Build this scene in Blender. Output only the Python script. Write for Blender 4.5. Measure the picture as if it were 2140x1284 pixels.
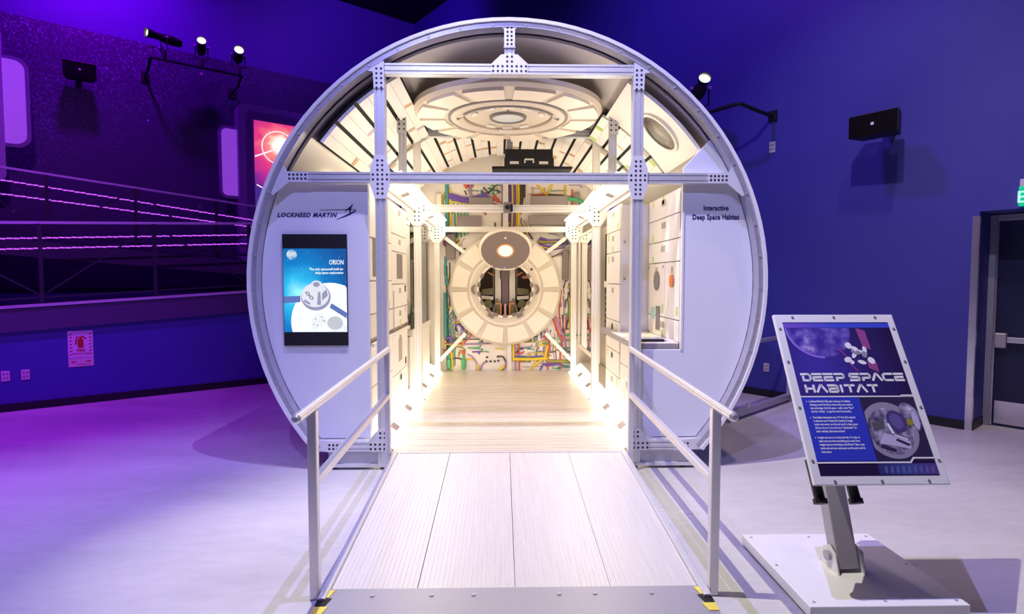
import bpy, bmesh, math, random
from mathutils import Vector, Matrix
random.seed(7)
PI = math.pi
R_ = math.radians
for o in list(bpy.data.objects):
    bpy.data.objects.remove(o)
scene = bpy.context.scene
COL = scene.collection

# ------------------------------------------------------------------ camera
cam_d = bpy.data.cameras.new('camera')
cam_d.sensor_width = 36.0
cam_d.lens = 36.0 * 1175.0 / 2140.0
cam_d.clip_end = 200
cam = bpy.data.objects.new('camera', cam_d)
COL.objects.link(cam)
cam.location = (0, 0, 1.68)
cam.rotation_euler = (R_(90 - 2.8746), 0, R_(-1.1214))
scene.camera = cam
vs = scene.view_settings
vs.view_transform = 'Standard'
vs.look = 'None'
vs.gamma = 1.0
vs.use_curve_mapping = False
vs.exposure = 0.0
scene.cycles.max_bounces = 8
scene.cycles.sample_clamp_indirect = 6.0

# ------------------------------------------------------------------ world
world = bpy.data.worlds.new('hall_ambience')
scene.world = world
world.use_nodes = True
bgn = world.node_tree.nodes['Background']
bgn.inputs[0].default_value = (0.30, 0.12, 1.0, 1)
bgn.inputs[1].default_value = 0.05

# ------------------------------------------------------------------ hall axes
AL = R_(37.5)
US = Vector((math.cos(AL), math.sin(AL), 0))
UT = Vector((-math.sin(AL), math.cos(AL), 0))
def H(s, t, z=0.0):
    return US * s + UT * t + Vector((0, 0, z))

# ------------------------------------------------------------------ stage lights of the hall
def spot(name, loc, target, energy, color, size=60, blend=0.3, radius=0.08):
    l = bpy.data.lights.new(name, 'SPOT')
    l.energy = energy; l.color = color
    l.spot_size = R_(size); l.spot_blend = blend; l.shadow_soft_size = radius
    o = bpy.data.objects.new(name, l)
    COL.objects.link(o)
    loc = Vector(loc); o.location = loc
    o.rotation_euler = (Vector(target) - loc).to_track_quat('-Z', 'Y').to_euler()
    return o
# overhead stage lamps in front of the module, then an added left fill
spot('stage_lamp_white', (-1.15, 3.15, 7.4), (1.0, 3.3, 0), 1700, (1.0, 0.94, 0.76), 59, 0.7, 0.03)
spot('stage_lamp_lilac', (0.25, 3.05, 7.4), (0.3, 3.4, 0), 1150, (0.40, 0.36, 1.0), 76, 0.6, 0.03)
spot('fill_floor_left', (-4.2, 2.3, 7.4), (-3.2, 3.4, 0), 1450, (0.40, 0.30, 1.0), 44, 0.9, 0.1)  # added fill aimed to brighten the left floor, not a known lamp
# lamps facing the front of the module
spot('front_lamp_blue', (-1.3, -0.9, 6.6), (0.0, 4.9, 2.0), 800, (0.35, 0.37, 1.0), 46, 0.6, 0.05)
spot('front_lamp_white', (1.5, -1.0, 6.6), (0.3, 4.9, 2.7), 110, (1.0, 0.92, 0.98), 44, 0.6, 0.05)
# purple wash over the left floor and the walls
spot('wash_purple_floor', (-6.6, 3.8, 7.6), (-6.0, 5.8, 0), 2500, (0.42, 0.03, 1.0), 62, 0.9, 0.2)
spot('wash_purple_walkway', H(-0.5, 4.0, 6.5), H(0.0, 11.0, 2.6), 800, (0.45, 0.05, 1.0), 56, 0.7, 0.2)
spot('wash_purple_wall', H(0.5, 11.9, 8.6), H(0.8, 14.0, 6.6), 980, (0.33, 0.0, 1.0), 125, 0.9, 0.2)
spot('wash_purple_corner', H(4.6, 10.2, 8.5), H(6.6, 14.0, 7.2), 420, (0.25, 0.03, 1.0), 125, 0.9, 0.25)
spot('wash_blue_right', H(3.6, 4.6, 8.3), H(7.8, 4.0, 4.4), 640, (0.32, 0.10, 1.0), 110, 0.9, 0.25)
spot('wash_white_right', H(3.0, 1.5, 7.4), H(7.8, 2.6, 1.9), 540, (0.80, 0.76, 1.0), 56, 0.9, 0.08)
spot('wash_peach_right', H(4.6, 1.2, 7.6), H(6.7, 1.4, 0), 520, (1.0, 0.70, 0.68), 58, 0.8, 0.1)
spot('pool_white_left', (-4.0, 1.0, 7.4), (-2.05, 3.50, 0), 520, (1.0, 0.9, 1.0), 11, 0.9, 0.1)

# ------------------------------------------------------------------ materials
MATS = {}
def mat(name, col, rough=0.5, metal=0.0, emit=None, estr=0.0, noise=0.0, nscale=8.0, bump=0.0, bscale=60.0, stretch=None, spec=None, coat=0.0, rvar=0.0, alpha=None, trans=0.0):
    if name in MATS:
        return MATS[name]
    m = bpy.data.materials.new(name)
    m.use_nodes = True
    nt = m.node_tree
    b = nt.nodes['Principled BSDF']
    b.inputs['Base Color'].default_value = (*col, 1)
    b.inputs['Roughness'].default_value = rough
    b.inputs['Metallic'].default_value = metal
    if spec is not None:
        b.inputs['Specular IOR Level'].default_value = spec
    if coat:
        b.inputs['Coat Weight'].default_value = coat
        b.inputs['Coat Roughness'].default_value = 0.12
    if trans:
        b.inputs['Transmission Weight'].default_value = trans
    if emit is not None:
        b.inputs['Emission Color'].default_value = (*emit, 1)
        b.inputs['Emission Strength'].default_value = estr
    if noise or bump or rvar:
        tc = nt.nodes.new('ShaderNodeTexCoord')
        mp = nt.nodes.new('ShaderNodeMapping')
        nt.links.new(tc.outputs['Object'], mp.inputs[0])
        if stretch:
            mp.inputs['Scale'].default_value = stretch
        n = nt.nodes.new('ShaderNodeTexNoise')
        n.inputs['Scale'].default_value = nscale
        n.inputs['Detail'].default_value = 5
        nt.links.new(mp.outputs[0], n.inputs[0])
        if noise:
            r = nt.nodes.new('ShaderNodeMapRange')
            r.inputs[1].default_value = 0.3; r.inputs[2].default_value = 0.7
            r.inputs[3].default_value = 1 - noise; r.inputs[4].default_value = 1 + noise
            nt.links.new(n.outputs[0], r.inputs[0])
            mx = nt.nodes.new('ShaderNodeVectorMath'); mx.operation = 'SCALE'
            mx.inputs[0].default_value = col
            nt.links.new(r.outputs[0], mx.inputs['Scale'])
            nt.links.new(mx.outputs[0], b.inputs['Base Color'])
        if rvar:
            r2 = nt.nodes.new('ShaderNodeMapRange')
            r2.inputs[1].default_value = 0.3; r2.inputs[2].default_value = 0.7
            r2.inputs[3].default_value = max(0.02, rough - rvar); r2.inputs[4].default_value = rough + rvar
            nt.links.new(n.outputs[0], r2.inputs[0])
            nt.links.new(r2.outputs[0], b.inputs['Roughness'])
        if bump:
            n2 = nt.nodes.new('ShaderNodeTexNoise')
            n2.inputs['Scale'].default_value = bscale
            nt.links.new(mp.outputs[0], n2.inputs[0])
            bp = nt.nodes.new('ShaderNodeBump')
            bp.inputs['Strength'].default_value = bump
            bp.inputs['Distance'].default_value = 0.004
            nt.links.new(n2.outputs[0], bp.inputs['Height'])
            nt.links.new(bp.outputs[0], b.inputs['Normal'])
    MATS[name] = m
    return m

def ramp_mat(name, kind, stops, rough=0.5, emit=0.0, scale=(1, 1, 1), loc=(0, 0, 0), rot=(0, 0, 0), nmix=0.0, nscale=6.0):
    """printed picture: a colour ramp over object coordinates (linear or radial) mixed with noise"""
    m = bpy.data.materials.new(name); m.use_nodes = True
    nt = m.node_tree; b = nt.nodes['Principled BSDF']
    b.inputs['Roughness'].default_value = rough
    tc = nt.nodes.new('ShaderNodeTexCoord'); mp = nt.nodes.new('ShaderNodeMapping')
    nt.links.new(tc.outputs['Object'], mp.inputs[0])
    mp.inputs['Scale'].default_value = scale; mp.inputs['Location'].default_value = loc; mp.inputs['Rotation'].default_value = rot
    if kind == 'noise':
        g = nt.nodes.new('ShaderNodeTexNoise'); g.inputs['Scale'].default_value = nscale; g.inputs['Detail'].default_value = 8
        nt.links.new(mp.outputs[0], g.inputs[0]); fac = g.outputs[0]
    else:
        g = nt.nodes.new('ShaderNodeTexGradient'); g.gradient_type = {'lin': 'LINEAR', 'sph': 'SPHERICAL'}[kind]
        nt.links.new(mp.outputs[0], g.inputs[0]); fac = g.outputs['Fac']
    if nmix:
        n = nt.nodes.new('ShaderNodeTexNoise'); n.inputs['Scale'].default_value = nscale; n.inputs['Detail'].default_value = 7
        nt.links.new(tc.outputs['Object'], n.inputs[0])
        mm = nt.nodes.new('ShaderNodeMath'); mm.operation = 'MULTIPLY_ADD'
        mm.inputs[1].default_value = nmix; nt.links.new(n.outputs[0], mm.inputs[0])
        sb = nt.nodes.new('ShaderNodeMath'); sb.operation = 'SUBTRACT'; sb.inputs[1].default_value = nmix * 0.5
        nt.links.new(fac, sb.inputs[0]); nt.links.new(sb.outputs[0], mm.inputs[2]); fac = mm.outputs[0]
    cr = nt.nodes.new('ShaderNodeValToRGB')
    e = cr.color_ramp.elements
    while len(e) < len(stops): e.new(0.5)
    for i, (p, c) in enumerate(stops):
        e[i].position = p; e[i].color = (*c, 1)
    nt.links.new(fac, cr.inputs[0])
    if emit:
        b.inputs['Base Color'].default_value = (0.01, 0.01, 0.01, 1)
        nt.links.new(cr.outputs[0], b.inputs['Emission Color']); b.inputs['Emission Strength'].default_value = emit
    else:
        nt.links.new(cr.outputs[0], b.inputs['Base Color'])
    return m

M_ALU = mat('brushed_aluminium', (0.74, 0.74, 0.78), 0.36, 0.45, noise=0.04, nscale=30)
M_ALU_D = mat('dull_aluminium', (0.52, 0.52, 0.56), 0.45, 0.5, noise=0.05, nscale=20)
M_PLATE = mat('joint_plate_metal', (0.78, 0.78, 0.83), 0.45, 0.25)
M_HOLE = mat('dark_bolt_hole', (0.02, 0.02, 0.035), 0.6)
M_PANEL = mat('white_front_panel', (0.74, 0.75, 0.84), 0.42, noise=0.012, nscale=2)
M_SHELL = mat('outer_shell_white', (0.80, 0.80, 0.84), 0.4)
M_LINER = mat('shell_liner', (0.62, 0.57, 0.54), 0.28, 0.15, coat=0.3, noise=0.03, nscale=2)
M_RING = mat('front_ring_metal', (0.46, 0.44, 0.52), 0.35, 0.4, noise=0.06, nscale=12)
M_INW = mat('interior_white', (0.84, 0.80, 0.74), 0.45)
M_INW2 = mat('interior_warm_white', (0.80, 0.74, 0.66), 0.5)
M_INLINE = mat('panel_seam_grey', (0.42, 0.37, 0.33), 0.6)
M_BLACK = mat('black_plastic', (0.012, 0.011, 0.014), 0.45)
M_BLACKM = mat('black_rubber', (0.01, 0.01, 0.012), 0.8)
M_DRAWER = mat('stowage_white', (0.84, 0.80, 0.76), 0.45)
M_HATCH = mat('hatch_cream', (0.66, 0.58, 0.48), 0.45)  # darker cream puts the shading between raised segments into the colour
M_HATCH2 = mat('hatch_cream_light', (0.84, 0.75, 0.63), 0.45)
M_HGREY = mat('hatch_groove_grey', (0.22, 0.20, 0.20), 0.5)
M_LIDBR = mat('hatch_lid_taupe', (0.22, 0.17, 0.16), 0.5)
M_TAUPE = mat('taupe_equipment', (0.30, 0.25, 0.24), 0.5)
M_LIGHT = mat('warm_light_diffuser', (0.9, 0.88, 0.85), 0.5, emit=(1.0, 0.87, 0.66), estr=7.8)
M_TANPL = mat('tan_vent_plate', (0.45, 0.36, 0.30), 0.5)
M_CONC = None
M_RAMP = mat('ramp_aluminium', (0.74, 0.71, 0.71), 0.38, 0.25, noise=0.04, nscale=6, stretch=(6, 0.4, 1))
M_RAMPLIP = mat('ramp_lip_steel', (0.45, 0.44, 0.50), 0.4, 0.4)
M_YEL = mat('yellow_tape', (0.85, 0.72, 0.12), 0.5)
M_RAIL = mat('handrail_aluminium', (0.74, 0.72, 0.76), 0.32, 0.5)
M_NAVY = mat('navy_print', (0.02, 0.02, 0.10), 0.5)
M_WALL = mat('blue_wall_paint', (0.055, 0.058, 0.34), 0.55, noise=0.05, nscale=1.2, bump=0.06, bscale=90)
M_WALLUP = mat('blue_wall_paint_upper', (0.09, 0.06, 0.31), 0.6, noise=0.04, nscale=0.8, bump=0.05, bscale=70)
M_CEIL = mat('black_ceiling', (0.006, 0.006, 0.008), 0.8)
M_BASEB = mat('black_baseboard', (0.008, 0.008, 0.014), 0.5)
M_DSTEEL = mat('dark_purple_steel', (0.022, 0.020, 0.04), 0.5, 0.2)
M_RAILP = mat('grey_handrail', (0.62, 0.58, 0.70), 0.4, 0.3)
M_FASC = mat('walkway_fascia', (0.075, 0.05, 0.13), 0.55, noise=0.05, nscale=3)
M_LED = mat('led_purple', (0.3, 0.1, 0.5), 0.4, emit=(0.60, 0.10, 0.95), estr=1.15)
M_WHITE = mat('white_paint', (0.80, 0.80, 0.84), 0.4)
M_WHITEP = mat('white_print', (0.88, 0.88, 0.92), 0.5)
M_STEEL = mat('stainless_steel', (0.72, 0.70, 0.74), 0.24, 0.85, noise=0.06, nscale=6)
M_GLASSW = mat('porthole_glass', (0.72, 0.78, 0.82), 0.12, coat=0.5)

# ------------------------------------------------------------------ mesh builder
class MB:
    def __init__(s):
        s.v = []; s.f = []
    def add(s, vs_, fs):
        k = len(s.v)
        s.v += [tuple(p) for p in vs_]
        s.f += [tuple(i + k for i in f) for f in fs]
        return s
    def box(s, x0, x1, y0, y1, z0, z1):
        return s.add([(x0, y0, z0), (x1, y0, z0), (x1, y1, z0), (x0, y1, z0), (x0, y0, z1), (x1, y0, z1), (x1, y1, z1), (x0, y1, z1)],
                     [(0, 3, 2, 1), (4, 5, 6, 7), (0, 1, 5, 4), (1, 2, 6, 5), (2, 3, 7, 6), (3, 0, 4, 7)])
    def obox(s, c, size, m=None):
        c = Vector(c); h = Vector(size) / 2
        m = m or Matrix.Identity(3)
        vs_ = [c + m @ Vector((a * h.x, b * h.y, d * h.z)) for d in (-1, 1) for a, b in ((-1, -1), (1, -1), (1, 1), (-1, 1))]
        return s.add(vs_, [(0, 3, 2, 1), (4, 5, 6, 7), (0, 1, 5, 4), (1, 2, 6, 5), (2, 3, 7, 6), (3, 0, 4, 7)])
    def prism(s, poly, fn, d0, d1):
        n = len(poly)
        vs_ = [fn(a, b, d0) for a, b in poly] + [fn(a, b, d1) for a, b in poly]
        fs = [tuple(range(n - 1, -1, -1)), tuple(range(n, 2 * n))] + [(i, (i + 1) % n, n + (i + 1) % n, n + i) for i in range(n)]
        return s.add(vs_, fs)
    def tube(s, path, r, n=8):
        P = [Vector(p) for p in path]
        rr = r if isinstance(r, (list, tuple)) else [r] * len(P)
        vs_ = []; fs = []
        prev = None
        for i, p in enumerate(P):
            d = (P[min(i + 1, len(P) - 1)] - P[max(i - 1, 0)])
            if d.length < 1e-9: d = Vector((0, 0, 1))
            d.normalize()
            if prev is None:
                ref = Vector((0, 0, 1)) if abs(d.z) < 0.9 else Vector((1, 0, 0))
                a = d.cross(ref).normalized()
            else:
                a = (prev - d * prev.dot(d))
                a = a.normalized() if a.length > 1e-6 else d.orthogonal().normalized()
            prev = a
            b = d.cross(a)
            for k in range(n):
                t = 2 * PI * (k + 0.5) / n
                vs_.append(p + (a * math.cos(t) + b * math.sin(t)) * rr[i])
        for i in range(len(P) - 1):
            for k in range(n):
                k2 = (k + 1) % n
                fs.append((i * n + k, i * n + k2, (i + 1) * n + k2, (i + 1) * n + k))
        fs.append(tuple(range(n - 1, -1, -1)))
        fs.append(tuple(range((len(P) - 1) * n, len(P) * n)))
        return s.add(vs_, fs)
    def cyl(s, p0, p1, r, n=16, r2=None):
        return s.tube([p0, p1], [r, r if r2 is None else r2], n)
    def lathe(s, prof, n=32, fn=None, a0=0, a1=2 * PI):
        """prof: list of (radius, height); axis +Z unless fn maps (x,y,h)"""
        fn = fn or (lambda x, y, h: (x, y, h))
        full = abs(a1 - a0 - 2 * PI) < 1e-6
        m = n if full else n + 1
        vs_ = []
        for i in range(m):
            t = a0 + (a1 - a0) * i / n
            for r, h in prof:
                vs_.append(fn(r * math.cos(t), r * math.sin(t), h))
        k = len(prof); fs = []
        for i in range(n):
            j = (i + 1) % m
            for q in range(k - 1):
                fs.append((i * k + q, j * k + q, j * k + q + 1, i * k + q + 1))
        return s.add(vs_, fs)
    def sector(s, r0, r1, a0, a1, h0, h1, n=4, fn=None):
        """closed annular sector slab"""
        fn = fn or (lambda x, y, h: (x, y, h))
        vs_ = []
        for i in range(n + 1):
            t = a0 + (a1 - a0) * i / n
            c, q = math.cos(t), math.sin(t)
            vs_ += [fn(r0 * c, r0 * q, h0), fn(r1 * c, r1 * q, h0), fn(r1 * c, r1 * q, h1), fn(r0 * c, r0 * q, h1)]
        fs = [(0, 1, 2, 3), tuple(4 * n + k for k in (3, 2, 1, 0))]
        for i in range(n):
            for k in range(4):
                k2 = (k + 1) % 4
                fs.append((4 * i + k, 4 * i + k2, 4 * (i + 1) + k2, 4 * (i + 1) + k))
        return s.add(vs_, fs)
    def mesh(s, name, m=None, smooth=False):
        me = bpy.data.meshes.new(name)
        me.from_pydata(s.v, [], s.f)
        bm = bmesh.new(); bm.from_mesh(me)
        bmesh.ops.recalc_face_normals(bm, faces=bm.faces)
        bm.to_mesh(me); bm.free()
        if m: me.materials.append(m)
        if smooth:
            for p in me.polygons: p.use_smooth = True
            me.set_sharp_from_angle(angle=R_(35))
        return me
    def build(s, name, m, parent=None, smooth=False, bevel=0.0, kind=None, loc=None, rot=None):
        o = bpy.data.objects.new(name, s.mesh(name, m, smooth))
        COL.objects.link(o)
        if parent: o.parent = parent
        if loc: o.location = loc
        if rot: o.rotation_euler = rot
        if bevel:
            md = o.modifiers.new('soft_edge', 'BEVEL'); md.width = bevel; md.segments = 2; md.limit_method = 'ANGLE'
        if kind: o['kind'] = kind
        return o

def inst(me, name, parent, loc=(0, 0, 0), rot=(0, 0, 0)):
    o = bpy.data.objects.new(name, me); COL.objects.link(o)
    o.parent = parent; o.location = loc; o.rotation_euler = rot
    return o
def thing(name, label, cat, loc=(0, 0, 0), rz=0.0, group=None, rot=None):
    o = bpy.data.objects.new(name, None); COL.objects.link(o)
    o.empty_display_size = 0.1
    o.location = loc; o.rotation_euler = rot or (0, 0, rz)
    o['label'] = label; o['category'] = cat
    if group: o['group'] = group
    return o
def tag(o, label, cat, group=None):
    o['label'] = label; o['category'] = cat
    if group: o['group'] = group
    return o
def struct(o):
    o['kind'] = 'structure'; return o

def text(name, body, size, m, parent, loc, rot, align='LEFT', shear=0.0, offset=0.0, spacing=1.0, xs=1.0, extrude=0.0005):
    c = bpy.data.curves.new(name, 'FONT')
    c.body = body; c.size = size; c.align_x = align; c.shear = shear; c.offset = offset
    c.space_character = spacing; c.extrude = extrude; c.resolution_u = 2
    t = bpy.data.objects.new(name + '_tmp', c); COL.objects.link(t)
    bpy.context.view_layer.update()
    me = bpy.data.meshes.new_from_object(t)
    bpy.data.objects.remove(t); bpy.data.curves.remove(c)
    me.name = name
    for v in me.vertices: v.co.x *= xs
    me.materials.clear(); me.materials.append(m)
    o = bpy.data.objects.new(name, me); COL.objects.link(o)
    o.parent = parent; o.location = loc; o.rotation_euler = rot
    return o

# extruded T-slot profile: two grooves on each face
def slot_poly(w):
    h = w / 2; g = w * 0.055; d = w * 0.10; pts = []
    side = [(-h, -h)]
    for c in (-h * 0.5, h * 0.5):
        side += [(c - g, -h), (c - g, -h + d), (c + g, -h + d), (c + g, -h)]
    for k in range(4):
        ca, sa = math.cos(k * PI / 2), math.sin(k * PI / 2)
        pts += [(x * ca - y * sa, x * sa + y * ca) for x, y in side]
    return pts
def profile(mb, p0, p1, w=0.09):
    p0 = Vector(p0); p1 = Vector(p1); d = p1 - p0
    poly = slot_poly(w)
    ax = max(range(3), key=lambda i: abs(d[i]))
    if ax == 0: fn = lambda a, b, c: (c, p0.y + a, p0.z + b)
    elif ax == 1: fn = lambda a, b, c: (p0.x + a, c, p0.z + b)
    else: fn = lambda a, b, c: (p0.x + a, p0.y + b, c)
    return mb.prism(poly, fn, p0[ax], p1[ax])

def FXZ(y):   # plate facing -y at depth y
    return lambda a, b, c: (a, y + c, b)
def dots(pts, y, r=0.0105, n=8):
    mb = MB()
    for a, b in pts:
        mb.prism([(a + r * math.cos(2 * PI * k / n), b + r * math.sin(2 * PI * k / n)) for k in range(n)], FXZ(y), -0.0012, 0.001)
    return mb
def plate(parent, poly, holes, y, th=0.008, m=None, name='joint_plate', hr=0.0105):
    p = MB().prism(poly, FXZ(y), -th, 0).build(name, m or M_PLATE, parent)
    if holes:
        dots(holes, y - th, hr).build('bolt_holes', M_HOLE, p, kind='stuff')
    return p
def grid(x0, z0, nx, nz, d=0.04):
    return [(x0 + (i - (nx - 1) / 2) * d, z0 + (j - (nz - 1) / 2) * d) for i in range(nx) for j in range(nz)]

# ================================================================== THE SETTING
def floor_material():
    m = bpy.data.materials.new('polished_concrete'); m.use_nodes = True
    nt = m.node_tree; b = nt.nodes['Principled BSDF']
    tc0 = nt.nodes.new('ShaderNodeTexCoord'); tc = nt.nodes.new('ShaderNodeMapping')
    tc.inputs['Rotation'].default_value = (0, 0, R_(-38)); tc.inputs['Scale'].default_value = (0.45, 1.5, 1)
    nt.links.new(tc0.outputs['Object'], tc.inputs[0])
    def noise(sc, det, dist=0.0):
        n = nt.nodes.new('ShaderNodeTexNoise'); n.inputs['Scale'].default_value = sc; n.inputs['Detail'].default_value = det
        n.inputs['Distortion'].default_value = dist
        nt.links.new(tc.outputs[0], n.inputs[0]); return n
    n1 = noise(0.9, 7, 0.25); n2 = noise(11, 8); n3 = noise(1.6, 4, 0.3)
    mix = nt.nodes.new('ShaderNodeMix'); mix.data_type = 'FLOAT'; mix.inputs[0].default_value = 0.3
    nt.links.new(n1.outputs[0], mix.inputs[2]); nt.links.new(n2.outputs[0], mix.inputs[3])
    cr = nt.nodes.new('ShaderNodeValToRGB')
    e = cr.color_ramp.elements
    e[0].position = 0.30; e[0].color = (0.50, 0.49, 0.49, 1)
    e[1].position = 0.68; e[1].color = (0.68, 0.67, 0.66, 1)
    nt.links.new(mix.outputs[0], cr.inputs[0]); nt.links.new(cr.outputs[0], b.inputs['Base Color'])
    rr = nt.nodes.new('ShaderNodeMapRange')
    rr.inputs[1].default_value = 0.3; rr.inputs[2].default_value = 0.7; rr.inputs[3].default_value = 0.22; rr.inputs[4].default_value = 0.42
    nt.links.new(n3.outputs[0], rr.inputs[0]); nt.links.new(rr.outputs[0], b.inputs['Roughness'])
    return m
fl = MB().box(-14, 14, -6, 19, -0.1, 0).build('floor', floor_material())
struct(fl)
SR, TL, TM, ZC = 7.80, 9.47, 14.08, 8.69
struct(MB().box(-12, SR + 1.0, -8, TM + 0.5, ZC, ZC + 0.1).build('ceiling', M_CEIL, rot=(0, 0, AL)))
struct(MB().box(-12, SR + 0.3, TM, TM + 0.3, 0, ZC).build('wall_back', M_WALLUP, rot=(0, 0, AL)))
_z0, _z1 = 1.372 - 12 * 0.0555 - 0.34, 1.372 + 6.2 * 0.0555 - 0.34
struct(MB().add([(-12, TL, 0), (6.2, TL, 0), (6.2, TL, _z1), (-12, TL, _z0), (-12, TL + 0.15, 0), (6.2, TL + 0.15, 0), (6.2, TL + 0.15, _z1), (-12, TL + 0.15, _z0)], [(0, 1, 2, 3), (7, 6, 5, 4), (0, 4, 5, 1), (1, 5, 6, 2), (2, 6, 7, 3), (3, 7, 4, 0)]).build('wall_left', M_WALL, rot=(0, 0, AL)))
struct(MB().box(-12, 6.2, TL - 0.014, TL - 0.001, 0, 0.10).build('baseboard_left', M_BASEB, rot=(0, 0, AL)))
# right wall with the door alcove
DT0, DT1, DZ, DS = 0.40, 1.63, 2.41, 8.30
wr = MB()
wr.box(SR, SR + 0.6, DT1, TM, 0, ZC)
wr.box(SR, SR + 0.6, DT0, DT1, DZ, ZC)
wr.box(SR, SR + 0.6, -7, DT0, 0, ZC)
struct(wr.build('wall_right', M_WALL, rot=(0, 0, AL)))
bb = MB().box(SR - 0.014, SR - 0.001, DT1 + 0.06, TM - 0.01, 0, 0.10)
bb.box(SR + 0.02, DS - 0.01, DT1 - 0.012, DT1 - 0.001, 0, 0.10)
struct(bb.build('baseboard_right', M_BASEB, rot=(0, 0, AL)))
tr = MB().box(SR - 0.006, SR - 0.001, DT1, DT1 + 0.06, 0, 2.36)
tr.box(SR - 0.006, SR + 0.045, DT1 - 0.006, DT1 - 0.001, 0, 2.36)
struct(tr.build('trim_1', M_STEEL, rot=(0, 0, AL)))
# door
dr = bpy.data.objects.new('door_1', None); COL.objects.link(dr); dr.rotation_euler = (0, 0, AL)
dr.location = H(DS, 0, 0); struct(dr)
M_DOOR = mat('door_navy', (0.012, 0.016, 0.07), 0.4)
M_DFR = mat('door_frame_grey', (0.34, 0.35, 0.44), 0.4, 0.3)
f = MB().box(-0.06, 0.10, 1.565, DT1 - 0.002, 0, 2.40); f.box(-0.06, 0.10, DT0, 0.46, 0, 2.40); f.box(-0.06, 0.10, 0.46, 1.565, 2.33, 2.40)
f.build('door_frame', M_DFR, dr, bevel=0.006)
MB().box(-0.035, -0.02, 1.548, 1.565, 0.01, 2.33).build('door_stop', M_STEEL, dr)
leaf = MB().box(0.0, 0.045, 0.47, 1.548, 0.012, 2.32).build('door_leaf', M_DOOR, dr)
MB().box(-0.004, 0.0, 0.50, 1.535, 0.03, 0.29).build('kick_plate', M_STEEL, leaf)
pb = MB().box(-0.085, 0.0, 1.44, 1.55, 0.90, 1.07).build('push_bar_housing', M_ALU_D, leaf, bevel=0.015)
MB().box(-0.09, -0.03, 0.55, 1.44, 0.965, 1.03).build('push_bar', M_STEEL, leaf, bevel=0.008)

# star mural on the back wall
def star_mural():
    m = bpy.data.materials.new('star_field_print'); m.use_nodes = True
    nt = m.node_tree; b = nt.nodes['Principled BSDF']; b.inputs['Roughness'].default_value = 0.55
    tc = nt.nodes.new('ShaderNodeTexCoord')
    def vor(sc):
        v = nt.nodes.new('ShaderNodeTexVoronoi'); v.inputs['Scale'].default_value = sc
        nt.links.new(tc.outputs['Object'], v.inputs[0]); return v
    def mr(src, a, b_, c, d):
        r = nt.nodes.new('ShaderNodeMapRange'); r.inputs[1].default_value = a; r.inputs[2].default_value = b_
        r.inputs[3].default_value = c; r.inputs[4].default_value = d; nt.links.new(src, r.inputs[0]); return r.outputs[0]
    def math_(op, a, b_):
        n = nt.nodes.new('ShaderNodeMath'); n.operation = op
        for i, q in enumerate((a, b_)):
            if isinstance(q, (int, float)): n.inputs[i].default_value = q
            else: nt.links.new(q, n.inputs[i])
        return n.outputs[0]
    # milky way band: noise that thickens toward the upper left of the mural
    sx = nt.nodes.new('ShaderNodeSeparateXYZ'); nt.links.new(tc.outputs['Object'], sx.inputs[0])
    band = math_('ADD', math_('MULTIPLY', sx.outputs[0], -0.16), math_('MULTIPLY', sx.outputs[2], 0.30))
    big = nt.nodes.new('ShaderNodeTexNoise'); big.inputs['Scale'].default_value = 1.1; big.inputs['Detail'].default_value = 6
    nt.links.new(tc.outputs['Object'], big.inputs[0])
    dens = math_('MULTIPLY', mr(band, 0.95, 2.0, 0.02, 1.0), mr(big.outputs[0], 0.3, 0.7, 0.35, 1.2))
    fine = nt.nodes.new('ShaderNodeTexNoise'); fine.inputs['Scale'].default_value = 26; fine.inputs['Detail'].default_value = 4
    nt.links.new(tc.outputs['Object'], fine.inputs[0])
    dust = math_('MULTIPLY', mr(fine.outputs[0], 0.50, 0.74, 0.0, 0.9), dens)
    v1 = vor(3.2); stars = mr(v1.outputs['Distance'], 0.05, 0.10, 1.0, 0.0)
    sel = nt.nodes.new('ShaderNodeSeparateXYZ'); nt.links.new(v1.outputs['Color'], sel.inputs[0])
    stars = math_('MULTIPLY', stars, mr(sel.outputs[0], 0.62, 0.9, 0.0, 1.3))
    v2 = vor(9.0); st2 = math_('MULTIPLY', mr(v2.outputs['Distance'], 0.06, 0.16, 0.9, 0.0), mr(dens, 0.2, 1.0, 0.0, 0.9))
    tot = math_('ADD', math_('ADD', dust, stars), st2)
    cr = nt.nodes.new('ShaderNodeValToRGB'); e = cr.color_ramp.elements
    e[0].position = 0; e[0].color = (0.035, 0.025, 0.085, 1); e[1].position = 1.0; e[1].color = (0.62, 0.50, 0.85, 1)
    k = e.new(0.4); k.color = (0.15, 0.11, 0.30, 1)
    nt.links.new(tot, cr.inputs[0]); nt.links.new(cr.outputs[0], b.inputs['Base Color'])
    return m
mu = MB().box(-12, SR - 0.02, TM - 0.03, TM - 0.002, 1.5, 6.56).build('star_mural', star_mural(), rot=(0, 0, AL))
tag(mu, 'dark star field mural covering the back wall above the walkways', 'mural')

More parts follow.
